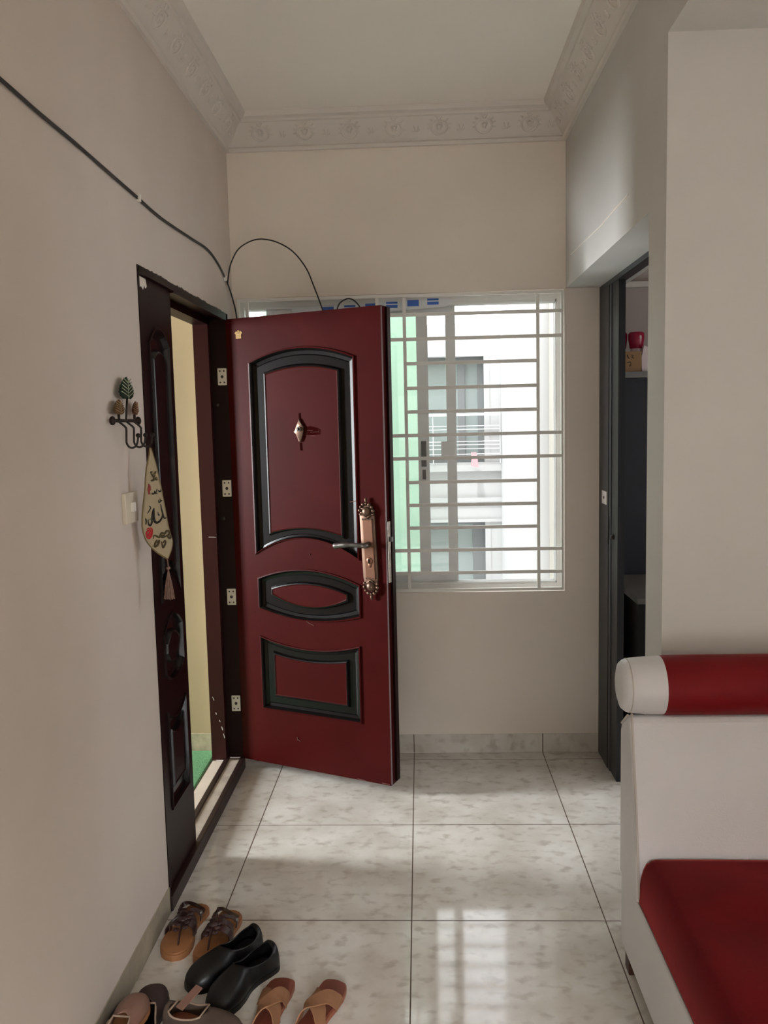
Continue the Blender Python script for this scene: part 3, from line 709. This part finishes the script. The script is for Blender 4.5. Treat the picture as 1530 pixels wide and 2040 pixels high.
def strokes(name, lines, m, r, label=None):
    bm = nb()
    for ln in lines:
        rr = r
        if isinstance(ln, tuple): ln, rr = ln[0], ln[1] * .72
        P_ = smoothpts([PF(x, y, .003) for x, y in ln], 4); n = len(P_)
        tube(bm, P_, [rr * (.45 + .55 * math.sin(PI * (i + .5) / n)) for i in range(n)], 6, flat=.35, flatdir=nP)
    obj(name, bm, m, pn, label, smooth=True)
M_ink = mat('black embroidery', lin(26, 20, 16), .8)
strokes('script', [([(300, 690), (318, 760), (342, 830), (366, 885), (392, 875)], .0036), ([(330, 780), (336, 850), (310, 905), (270, 932), (236, 915), (222, 860), (216, 790), (214, 735)], .0052),
    ([(214, 735), (200, 790), (198, 870), (196, 930), (178, 962), (156, 940), (146, 880)], .0046), ([(170, 872), (176, 880)], .0035), ([(272, 790), (276, 828), (292, 836), (278, 812)], .0024),
    ([(270, 630), (276, 664), (300, 650), (320, 640)], .0026), ([(286, 612), (296, 640)], .0022), ([(152, 700), (172, 724), (160, 756), (132, 800)], .0026), ([(110, 860), (122, 900), (118, 945)], .0036),
    ([(180, 530), (184, 545), (206, 540), (212, 510)], .0026), ([(206, 505), (222, 530), (250, 548)], .0024), ([(244, 480), (232, 520), (226, 550)], .0024), ([(256, 500), (276, 520), (296, 512), (288, 492)], .0026)], M_ink, .0022, 'black Arabic calligraphy')
strokes('flower', [[(132, 1010), (150, 1000), (190, 998), (206, 1030), (200, 1090), (170, 1130), (140, 1110), (130, 1060), (150, 1030), (182, 1040), (182, 1080), (160, 1092), (156, 1060)], [(140, 1020), (200, 1060)], [(200, 1010), (146, 1100)], [(168, 1005), (170, 1125)]], mat('red embroidery', lin(170, 28, 38), .8), .0030, 'red embroidered rose')
strokes('flower', [[(132, 410), (140, 440), (134, 480), (142, 520), (138, 545)], [(146, 430), (150, 500)]], mat('faded red embroidery', lin(130, 48, 40), .8), .004, 'faded red bud')
strokes('foliage', [[(226, 1140), (226, 1100), (262, 1110), (300, 1130), (330, 1080), (376, 1090), (400, 1060), (440, 1070), (436, 1110), (390, 1130), (340, 1140), (300, 1110)], [(270, 1160), (250, 1190), (236, 1246), (276, 1230), (300, 1170), (262, 1200)], [(330, 1190), (338, 1240), (352, 1272), (384, 1220), (380, 1185), (350, 1210)], [(410, 1110), (430, 1150), (466, 1160), (452, 1120)], [(330, 1100), (352, 1130), (372, 1100)],
    [(160, 250), (176, 290), (196, 310), (214, 280), (228, 250)], [(190, 310), (200, 360), (160, 372)], [(206, 340), (236, 360), (226, 330)], [(166, 258), (182, 268)]], mat('olive embroidery', lin(70, 58, 30), .8), .0034, 'olive embroidered leaves')
bm = nb(); a = PF(405, 1425); z0 = a.z
tube(bm, [a, a + Vector((.001, .001, -.024))], .0018, 6); ball(bm, a + Vector((.001, .001, -.029)), .0062, 1, 1, .9, 10, 8)
for k in range(26):
    an = k * 2.4; rr = .013 * math.sqrt((k + .5) / 26)
    p0 = a + Vector((.001, .001, -.033)); p1 = p0 + Vector((rr * math.cos(an) * 1.2, rr * math.sin(an) * 1.2, -.086 - .006 * random.random()))
    tube(bm, [p0 + (p1 - p0) * .02, p0 + (p1 - p0) * .5 + Vector((math.cos(an), math.sin(an), 0)) * rr * .1, p1], .0016, 5)
obj('tassel', bm, mat('mauve brown tassel', lin(128, 100, 88), .8, var=.2, vscale=120), pn, 'mauve brown tassel', smooth=True)
bm = nb(); tube(bm, [PF(172, -48) , PO + Vector((-.002, .012, .008)), PO + Vector((-.004, .022, .012))], .0012, 5); obj('hanging_loop', bm, M_iron, pn)

sw = thing('light_switch', (XL, 2.405, 1.30), 'ivory light switch plate on the left wall behind the pennant', 'light switch')
bm = nb(); box(bm, XL, XL + .012, 2.355, 2.458, 1.300, 1.388, bev=.003); pl = obj('switch_plate', bm, M_swi, sw)
bm = nb(); box(bm, XL + .011, XL + .019, 2.395, 2.420, 1.332, 1.360, bev=.003); obj('rocker', bm, M_clip, sw)

bm = nb()
cab_pts = [(XL + .004, y, z) for y, z in ((.2, 2.30), (.9, 2.292), (1.40, 2.287), (1.786, 2.282), (1.957, 2.277), (2.166, 2.275), (2.425, 2.268), (2.625, 2.263), (2.862, 2.257), (3.235, 2.270), (3.47, 2.279), (3.62, 2.262), (3.75, 2.228))] + [(XL + .008, 3.83, 2.185), (XL + .016, 3.885, 2.12), (XL + .022, 3.905, 2.06), (XL + .026, 3.912, 1.96)]
tube(bm, smoothpts(cab_pts, 6), .0034, 8); tube(bm, [(p[0] + .001, p[1], p[2] - .0052) for p in smoothpts(cab_pts, 6)], .0024, 6)
obj('cable', bm, M_cable, None, 'dark twin cable running along the left wall above the doorway', 'cable', 'black cables', smooth=True)
for y, z, lab in ((2.628, 2.262, 'white clip holding the wall cable above the hook rack'), (3.775, 2.212, 'white clip holding the cables in the corner above the open door')):
    bm = nb(); box(bm, XL, XL + .012, y - .008, y + .008, z - .012, z + .010, bev=.003); obj('cable_clip', bm, M_clip, None, lab, 'clip', 'cable clips')
bm = nb()
A = [(XL + .010, 3.80, 2.19), (-.836, 3.86, 2.245), (-.825, 3.87, 2.295), (-.792, 3.88, 2.355), (-.734, 3.88, 2.388), (-.678, 3.88, 2.394), (-.611, 3.88, 2.376), (-.545, 3.88, 2.333), (-.491, 3.88, 2.261), (-.46, 3.88, 2.183), (-.426, 3.88, 2.085), (-.405, 3.885, 2.0), (-.392, 3.89, 1.94), (-.378, 3.89, 1.97), (-.362, 3.885, 2.06), (-.347, 3.88, 2.103), (-.31, 3.88, 2.124), (-.278, 3.88, 2.112), (-.25, 3.885, 2.07), (-.235, 3.89, 1.98), (-.23, 3.9, 1.9)]
tube(bm, smoothpts(A, 6), .0030, 8); obj('cable', bm, M_cable, None, 'thin black cable arching out of the corner and looping down behind the open door', 'cable', 'black cables', smooth=True)

# ------------------------------------------------------------------ sofa
SX, SR = .55, 2.35
sofa = thing('sofa', (1.3, 1.9, 0), 'off-white leather sofa with red velvet seat and red bolster at the right', 'sofa')
bm = nb(); box(bm, SX, SR, 1.35, 2.34, .072, .296, bev=.012); obj('base', bm, M_leather, sofa, 'off-white leather base')
FB = lambda a, b, w: Vector((w, a, b))
prof = [(2.345, .28), (2.345, .700), (2.335, .722), (2.30, .742), (2.262, .770), (2.246, .772), (2.236, .755), (2.20, .60), (2.165, .42), (2.150, .29)]
bm = nb(); prism(bm, prof, SX - .003, SR, FB); o = obj('backrest', bm, M_leather, sofa, 'off-white leather backrest'); bevelmod(o, .010, 3)
bm = nb()
tube(bm, smoothpts([(SX + .006, 2.252, .775), (SX + .003, 2.235, .755), (SX + .003, 2.198, .60), (SX + .003, 2.163, .42), (SX + .003, 2.150, .31)], 4), .0035, 6)
tube(bm, [(SX + .001, 2.335, .296), (SX + .001, 1.36, .296)], .0022, 6)
tube(bm, [(SX - .002, 2.33, .722), (SX - .002, 2.262, .768)], .0035, 6)
obj('piping', bm, M_seam, sofa, 'seam piping')
# bolster: leather caps, red sleeve
def lathe_x(bm, prof, cy, cz, n=28, sy=1., sz=1.):
    rings = []
    for x, r in prof:
        rings.append([bm.verts.new((x, cy + r * sy * math.cos(2 * PI * k / n), cz + r * sz * math.sin(2 * PI * k / n))) for k in range(n)])
    for a, b in zip(rings, rings[1:]):
        for k in range(n): bm.faces.new((a[k], a[(k + 1) % n], b[(k + 1) % n], b[k]))
    bm.faces.new(rings[0]); bm.faces.new(rings[-1])
BY, BZ = 2.272, .848
bol = None
bm = nb(); lathe_x(bm, [(.524, .02), (.525, .045), (.530, .062), (.540, .070), (.547, .0715), (.556, .074), (.60, .077), (.640, .078)], BY, BZ)
obj('bolster_cap', bm, M_leather, sofa, 'off-white rolled end of the bolster', smooth=True, auto=60)
bm = nb(); lathe_x(bm, [(.636, .070), (.637, .0785), (.645, .0800), (.9, .0805), (1.6, .0805), (2.24, .0800), (2.25, .07)], BY, BZ)
obj('bolster_cover', bm, M_redfab, sofa, 'red cover of the bolster', smooth=True, auto=60)
bm = nb(); lathe_x(bm, [(2.25, .078), (2.36, .074), (2.372, .06), (2.376, .02)], BY, BZ); obj('bolster_cap', bm, M_leather, sofa, 'off-white rolled end of the bolster', smooth=True, auto=60)
bm = nb(); tube(bm, [(.5475, BY + .072 * math.cos(2 * PI * k / 28), BZ + .072 * math.sin(2 * PI * k / 28)) for k in range(28)], .0018, 5, closed=True); obj('cap_seam', bm, M_seam, sofa, smooth=True)
# seat cushion: plump, slightly uneven
bm = nb(); nx, ny = 26, 20; x0, x1, y0, y1 = SX + .004, SR - .006, 1.32, 2.160
top, botm = [], []
def edge_f(t, n): return 1 - (abs(2 * t - 1)) ** n
E0 = [0, .002, .006, .012, .020, .030, .042, .07, .12]
xs_ = [x0 + e for e in E0] + [x0 + .12 + (x1 - x0 - .24) * k / 18 for k in range(1, 18)] + [x1 - e for e in E0[::-1]]
ys_ = [y0 + e for e in E0] + [y0 + .12 + (y1 - y0 - .16) * k / 14 for k in range(1, 14)] + [y1 - .04, y1 - .02, y1 - .008, y1]
nx, ny = len(xs_) - 1, len(ys_) - 1
for y in ys_:
    rt, rb = [], []
    for x in xs_:
        ex = min(x - x0, x1 - x); ey = min(y - y0, (y1 - y) * 2 + .022); e = min(ex, ey)
        h = .118 * min(1, math.sqrt(max(0, 1 - (1 - min(e / .040, 1)) ** 2)) * .95 + .05)
        wob = .006 * math.sin(x * 9 + y * 4) * math.sin(y * 11 - x * 3) - .010 * math.exp(-((x - .86) ** 2 + (y - 1.82) ** 2) / .012)
        rt.append(bm.verts.new((x, y, .298 + h + wob * min(1, e / .1)))); rb.append(bm.verts.new((x, y, .297)))
    top.append(rt); botm.append(rb)
for G in (top, botm):
    for a, b in zip(G, G[1:]):
        for i in range(nx): bm.faces.new((a[i], a[i + 1], b[i + 1], b[i]))
for i in range(nx):
    bm.faces.new((top[0][i], top[0][i + 1], botm[0][i + 1], botm[0][i])); bm.faces.new((top[-1][i], top[-1][i + 1], botm[-1][i + 1], botm[-1][i]))
for j in range(ny):
    bm.faces.new((top[j][0], top[j + 1][0], botm[j + 1][0], botm[j][0])); bm.faces.new((top[j][-1], top[j + 1][-1], botm[j + 1][-1], botm[j][-1]))
obj('seat_cushion', bm, M_velvet, sofa, 'plump red velvet seat cushion', smooth=True)
for x, y in ((SX + .03, 2.31), (SX + .03, 1.42), (SR - .05, 2.31), (SR - .05, 1.42)):
    bm = nb(); box(bm, x - .018, x + .018, y - .022, y + .022, 0, .073, bev=.003); obj('leg', bm, M_leg, sofa)

# ------------------------------------------------------------------ shoes
def shoe_frame(heel, toe):
    h = Vector((heel[0], heel[1], 0)); t = Vector((toe[0], toe[1], 0)); d = (t - h); L = d.length; d.normalize(); s = Vector((-d.y, d.x, 0))
    return (lambda x, y, z: h + d * x + s * y + Vector((0, 0, z))), L
def outline(L, w, side, toe='round', n=36):
    """plan of a sole; x from heel 0 to toe L, side +1/-1 bends it"""
    pts = []
    W = [(0, .0), (.01, .19), (.04, .32), (.10, .39), (.2, .385), (.35, .33), (.48, .345), (.62, .46), (.74, .5), (.85, .46), (.93, .36), (.98, .22), (1, 0)] if toe == 'round' else \
        [(0, .0), (.008, .22), (.03, .34), (.10, .40), (.25, .39), (.42, .38), (.6, .45), (.75, .5), (.88, .48), (.95, .42), (.985, .30), (1, 0)]
    def wid(t):
        for (a, b), (c, d) in zip(W, W[1:]):
            if t <= c: return b + (d - b) * ((t - a) / (c - a))
        return 0
    ts = [.5 - .5 * math.cos(PI * k / n) for k in range(n + 1)]
    ben = lambda t: side * w * .10 * math.sin(PI * t) * (1 if t < .9 else 1)
    for t in ts: pts.append((t * L, wid(t) * w + ben(t)))
    for t in ts[::-1][1:-1]: pts.append((t * L, -wid(t) * w + ben(t)))
    return pts, (lambda t: (wid(t) * w + ben(t), -wid(t) * w + ben(t)))
def slab(F, poly, z0, z1, bev=.004, mi=0):
    bm = nb(); prism(bm, poly, z0, z1, lambda a, b, w: F(a, b, w), bev=bev); return bm
def shrink(poly, k, L): 
    cx = L / 2; return [(cx + (a - cx) * (1 - k * .45), b * (1 - k)) for a, b in poly]
def ribbon(bm, F, path, wid, thick=.003):
    """strap: path of (x, y, z) centre points, width along the shoe"""
    P_ = smoothpts([Vector(p) for p in path], 5); N = len(P_); rows = []
    for i, p in enumerate(P_):
        t = (P_[min(i + 1, N - 1)] - P_[max(i - 1, 0)]).normalized()
        up = Vector((0, 0, 1)); side = Vector((1, 0, 0)); side = (side - t * side.dot(t))
        side = side.normalized() if side.length > .2 else (Vector((0, 0, 1)) - t * t.z).normalized()
        nn = t.cross(side)
        rows.append([F(*(p + side * a * wid / 2 + nn * b * thick / 2)) for a, b in ((-1, -1), (1, -1), (1, 1), (-1, 1))])
    R_ = [[bm.verts.new(q) for q in r] for r in rows]
    for a, b in zip(R_, R_[1:]):
        for k in range(4): bm.faces.new((a[k], a[(k + 1) % 4], b[(k + 1) % 4], b[k]))
    bm.faces.new(R_[0]); bm.faces.new(R_[-1])

def strappy(heel, toe, side, label):
    F, L = shoe_frame(heel, toe); w = .100
    t = thing('sandal', F(L / 2, 0, 0), label, 'sandal', 'brown strappy sandals')
    pl_, wd = outline(L, w, side)
    obj('sole', slab(F, pl_, .0, .018, .003), M_tan, t, smooth=True, auto=40)
    fb = shrink(pl_, .06, L); bm = slab(F, fb, .0185, .024, .003); obj('footbed', bm, M_tan, t, 'tan footbed', smooth=True, auto=40)
    bm = nb()
    def cross(x, h, wid, lift=.0, x2=None):
        a, b = wd(x / L); x2 = x if x2 is None else x2
        ribbon(bm, F, [(x, a, .016), (x, a * .95, .026 + h * .45), ((x + x2) / 2, a * .45, .022 + h), ((x + x2) / 2, b * .45, .022 + h), (x2, b * .95, .026 + h * .45), (x2, b, .016)], wid)
    cross(.60 * L, .036, .030); cross(.47 * L, .044, .020, x2=.56 * L)
    ribbon(bm, F, [(.62 * L, 0, .062), (.70 * L, .002, .056), (.78 * L, .004, .042), (.83 * L, .005, .022)], .010)
    ribbon(bm, F, [(.30 * L, wd(.3)[0], .016), (.32 * L, wd(.3)[0], .045), (.42 * L, .010, .066), (.58 * L, 0, .064)], .014)
    ribbon(bm, F, [(.30 * L, wd(.3)[1], .016), (.32 * L, wd(.3)[1], .045), (.42 * L, -.010, .066), (.58 * L, 0, .064)], .014)
    ribbon(bm, F, [(.32 * L, wd(.3)[0], .043), (.24 * L, wd(.16)[0] * .9, .038), (.17 * L, wd(.16)[0] * .4, .034), (.13 * L, 0, .034), (.07 * L, wd(.1)[1] * .7, .033), (.10 * L, wd(.1)[1] * 1.02, .036), (.20 * L, wd(.16)[1] * 1.05, .042), (.32 * L, wd(.3)[1], .043)], .014)
    obj('strap', bm, M_brs, t, 'dark brown straps')
    bm = nb()
    for k in range(9):
        x = (.44 + .035 * k) * L; ball(bm, F(x, .012 * (1 if k % 2 else -1), .066 - .0008 * k * k * .25), .010, 1.1, 1.1, .5, 8, 6)
    ball(bm, F(.60 * L, 0, .068), .015, 1, 1, .5, 10, 6)
    obj('braid', bm, M_brs, t, 'braided ornament', smooth=True)
    bm = nb(); ball(bm, F(.31 * L, wd(.3)[0], .040), .008, 1, 1, 1, 8, 6); obj('buckle', bm, M_gun, t, 'small metal buckle', smooth=True)
    return t
strappy((-.742, 2.612), (-.762, 2.340), -1, 'brown strappy sandal lying nearest the door frame')
strappy((-.630, 2.575), (-.668, 2.318), 1, 'brown strappy sandal half under the black shoes')

def closed_shoe(name, heel, toe, side, w, hh, m_up, m_sole, m_in, label, group, open_to=.52, heelz=.0, cat='shoe', pipe=None, toe_h=.042, z=0., extra=None):
    F0, L = shoe_frame(heel, toe)
    F = lambda x, y, z_: F0(x, y, z_ + z)
    t = thing(name, F(L / 2, 0, 0), label, cat, group)
    pl_, wd = outline(L, w, side)
    obj('sole', slab(F, pl_, 0, .014, .003), m_sole, t, smooth=True, auto=40)
    ns, na = 34, 18; bm = nb(); rows = []; rim = []
    for i in range(ns + 1):
        s = i / ns; s = .5 - .5 * math.cos(PI * s); s = .004 + s * .992
        a, b = wd(s); c = (a + b) / 2; r = (a - b) / 2 * .985
        # height of the ridge: heel counter, collar, vamp, toe
        if s < open_to: h = hh * (1 - .25 * math.sin(PI * s / open_to)) * min(1, math.sqrt(max(0, s) / .03))
        else:
            q = (s - open_to) / (1 - open_to); h = hh * .98 * (1 - q) + toe_h * q; h *= math.sqrt(max(0, 1 - max(0, (q - .45) / .55) ** 2.6))
        o_ = 0
        if s < open_to: o_ = math.sqrt(max(0, 1 - ((s - open_to * .60) / (open_to * .44)) ** 2)) * .80
        lim = PI / 2 * o_
        row = []
        for k in range(na + 1):
            if k <= na // 2: an = (PI / 2 - lim * .95) * (k / (na / 2))
            else: an = PI - (PI / 2 - lim * .95) * ((na - k) / (na / 2))
            y = c + r * math.copysign(abs(math.cos(an)) ** .75, math.cos(an)); zz = .012 + h * abs(math.sin(an)) ** .8
            if o_ > .3: zz = .012 + h * (math.sin(an) / max(.05, math.sin(PI / 2 - lim * .95))) ** .8 * (.8 + .2 * (1 - o_))
            row.append(bm.verts.new(F(s * L, y, zz)))
        rows.append((row, o_))
    for (A_, oa), (B_, ob) in zip(rows, rows[1:]):
        for k in range(na):
            if k == na // 2 - 0 and False: continue
            bridging = (k == na // 2)
            if bridging and (oa > .05 or ob > .05): continue
            bm.faces.new((A_[k], A_[k + 1], B_[k + 1], B_[k]))
    up = obj('upper', bm, m_up, t, smooth=True)
    sm = up.modifiers.new('Solidify', 'SOLIDIFY'); sm.thickness = .003; sm.offset = -1
    obj('insole', slab(F, shrink(pl_, .10, L), .0145, .019, .002), m_in, t, smooth=True, auto=40)
    if pipe:
        Lp, Rp = [], []
        for (A_, oa) in rows:
            pass
        bm = nb(); pts = []
        me = up.data; off = up.matrix_basis.translation
        per = na + 1
        idx = [i for i, (_, oa) in enumerate(rows) if oa > .05]
        for i in idx: pts.append(me.vertices[i * per + na // 2].co + off + Vector((0, 0, .001)))
        for i in idx[::-1]: pts.append(me.vertices[i * per + na // 2 + 1].co + off + Vector((0, 0, .001)))
        tube(bm, pts, .0028, 6, closed=True); obj('piping', bm, pipe, t, 'pale piping round the opening', smooth=True)
    return t, F, L
closed_shoe('shoe', (-.518, 2.424), (-.676, 2.204), 1, .102, .066, M_bls, M_bls, M_blk_in, 'black slip-on shoe beside the brown sandals', 'black slip-on shoes')
t_, F_, L_ = closed_shoe('shoe', (-.455, 2.335), (-.585, 2.098), -1, .100, .070, M_bls, M_bls, M_blk_in, 'black slip-on shoe nearer the tan slides', 'black slip-on shoes')
closed_shoe('shoe', (-.722, 1.950), (-.758, 2.195), 1, .092, .060, M_dbr, M_bls, M_blk_in, 'dark brown shoe against the left wall, toe towards the doorway', None, pipe=M_pipe)
closed_shoe('shoe', (-.812, 1.90), (-.812, 2.128), 1, .046, .05, M_bls, M_bls, M_blk_in, 'narrow black shoe with pale piping wedged against the left wall', None, pipe=M_pipe)
closed_shoe('shoe', (-.770, 1.84), (-.758, 2.075), 1, .080, .045, M_pink, M_tan, M_tan, 'beige pink shoe at the bottom edge, in front of the dark brown shoe', None, pipe=M_pipe, z=.060)
closed_shoe('shoe', (-.700, 2.078), (-.478, 2.002), 1, .090, .056, M_camo, M_tan, M_tan2, 'mottled brown fabric shoe lying across the bottom edge', None, pipe=M_pipe)
bm = nb(); Fq, _ = shoe_frame((-.655, 2.055), (-.615, 2.115)); 
prism(bm, [(0, -.012), (.07, -.012), (.07, .012), (0, .012)], .060, .064, lambda a, b, w: Fq(a, b, w + .02 * a / .07), bev=.001)
tab_parent = [o for o in bpy.data.objects if o.get('label', '').startswith('mottled brown')][0]
obj('pull_tab', bm, M_pink, tab_parent, 'beige pull tab')

def slide(heel, toe, side, label):
    F, L = shoe_frame(heel, toe); w = .080
    t = thing('slide_sandal', F(L / 2, 0, 0), label, 'sandal', 'tan slide sandals')
    pl_, wd = outline(L, w, side, 'square')
    obj('sole', slab(F, pl_, 0, .014, .003), M_tan2, t, smooth=True, auto=40)
    obj('footbed', slab(F, shrink(pl_, .08, L), .0145, .018, .002), mat('reddish footbed', lin(118, 60, 44), .55), t, 'reddish brown footbed', smooth=True, auto=40)
    def arch(bm, xa, xb, h, wid):
        a, b = wd(xa / L)[0], wd(xb / L)[1]
        xm = (xa + xb) / 2
        ribbon(bm, F, [(xa, a + .001, .008), (xa + (xb - xa) * .04, a * .98, .022), (xa + (xb - xa) * .28, a * .5, .014 + h), (xa + (xb - xa) * .72, b * .5, .014 + h), (xa + (xb - xa) * .96, b * .98, .022), (xb, b - .001, .008)], wid, .0032)
    bm = nb(); arch(bm, .63 * L, .20 * L, .030, .044); obj('strap', bm, M_tanp, t, 'pale tan suede strap', smooth=True, auto=40)
    bm = nb(); arch(bm, .20 * L, .63 * L, .034, .044); obj('strap', bm, M_tanp, t, 'pale tan suede strap', smooth=True, auto=40)
    return t
slide((-.432, 2.005), (-.410, 2.250), 1, 'tan crossed-strap slide beside the black shoes')
slide((-.335, 2.010), (-.262, 2.242), -1, 'tan crossed-strap slide, rightmost of the footwear')

# ------------------------------------------------------------------ light, sky, camera
w = bpy.data.worlds.new('sky'); scn.world = w; w.use_nodes = True
bg = w.node_tree.nodes['Background']; bg.inputs[0].default_value = (.93, .96, 1.0, 1); bg.inputs[1].default_value = 4.4
def area(name, loc, target, sx, sy, power, col=(1, 1, 1), spread=180):
    l = bpy.data.lights.new(name, 'AREA'); l.shape = 'RECTANGLE'; l.size = sx; l.size_y = sy; l.energy = power; l.color = col; l.spread = math.radians(spread)
    o = bpy.data.objects.new(name, l); COL.objects.link(o); o.location = loc
    o.rotation_euler = (Vector(target) - Vector(loc)).to_track_quat('-Z', 'Y').to_euler(); return o
def portal(name, loc, target, sx, sy):
    o = area(name, loc, target, sx, sy, 1); o.data.cycles.is_portal = True; return o
portal('portal_window', (-.08, 4.07, 1.46), (-.08, 0, 1.46), 1.45, 1.35)
area('fill_rear_opening', (.7, -3.98, 1.6), (.7, -3.3, 0.1), 2.5, 1.5, 4, (.94, .97, 1))  # unseen fill lamp added at an invented rear opening
area('fill_rear_floor', (.7, -3.90, 1.8), (.3, -1.75, 0), 2.5, .9, 88, (.96, .975, 1), 56)  # added area lamp imitating a sun patch whose bounce lifts ceiling and walls
area('fill_side_opening', (3.98, 0, 1.6), (3.4, 0, 0.1), 2.3, 1.5, 6, (.95, .97, 1))  # added fill for the left wall, set in a guessed side opening
area('daylight_landing_window', (-4.06, 3.26, 1.45), (0, 3.22, 1.2), .56, 1.6, 56, (.94, .98, 1), 90)
area('fill_kitchen_opening', (2.92, 3.25, 1.55), (0, 3.2, .3), 1.0, 1.0, 4.5, (.95, .98, 1))  # lamp and opening added out of view to lift the floor by the end wall
sun = bpy.data.lights.new('sun', 'SUN'); sun.energy = 2; sun.angle = math.radians(3); so = bpy.data.objects.new('sun', sun); COL.objects.link(so)
so.rotation_euler = Vector((.2, .5, -.84)).to_track_quat('-Z', 'Y').to_euler()

F_, PT, YW, RL = 1700., math.radians(-5.9816), math.radians(-2.5033), math.radians(-1.3378)
f = Vector((math.sin(YW) * math.cos(PT), math.cos(YW) * math.cos(PT), math.sin(PT)))
rt = f.cross(Vector((0, 0, 1))).normalized(); up = rt.cross(f)
r2 = rt * math.cos(RL) + up * math.sin(RL); u2 = up * math.cos(RL) - rt * math.sin(RL)
cd = bpy.data.cameras.new('camera'); cam = bpy.data.objects.new('camera', cd); COL.objects.link(cam)
cam.matrix_world = Matrix(((r2.x, u2.x, -f.x, 0), (r2.y, u2.y, -f.y, 0), (r2.z, u2.z, -f.z, 1.57), (0, 0, 0, 1)))
cd.sensor_fit = 'VERTICAL'; cd.sensor_height = 24; cd.lens = F_ / 2040 * 24; cd.clip_start = .02
scn.camera = cam
vs = scn.view_settings; vs.view_transform = 'Standard'; vs.look = 'None'; vs.gamma = 1; vs.exposure = .52; vs.use_curve_mapping = False
scn.cycles.use_denoising = True
scn.cycles.max_bounces = 12; scn.cycles.diffuse_bounces = 10; scn.cycles.glossy_bounces = 5; scn.cycles.transparent_max_bounces = 16
scn.cycles.sample_clamp_indirect = 6
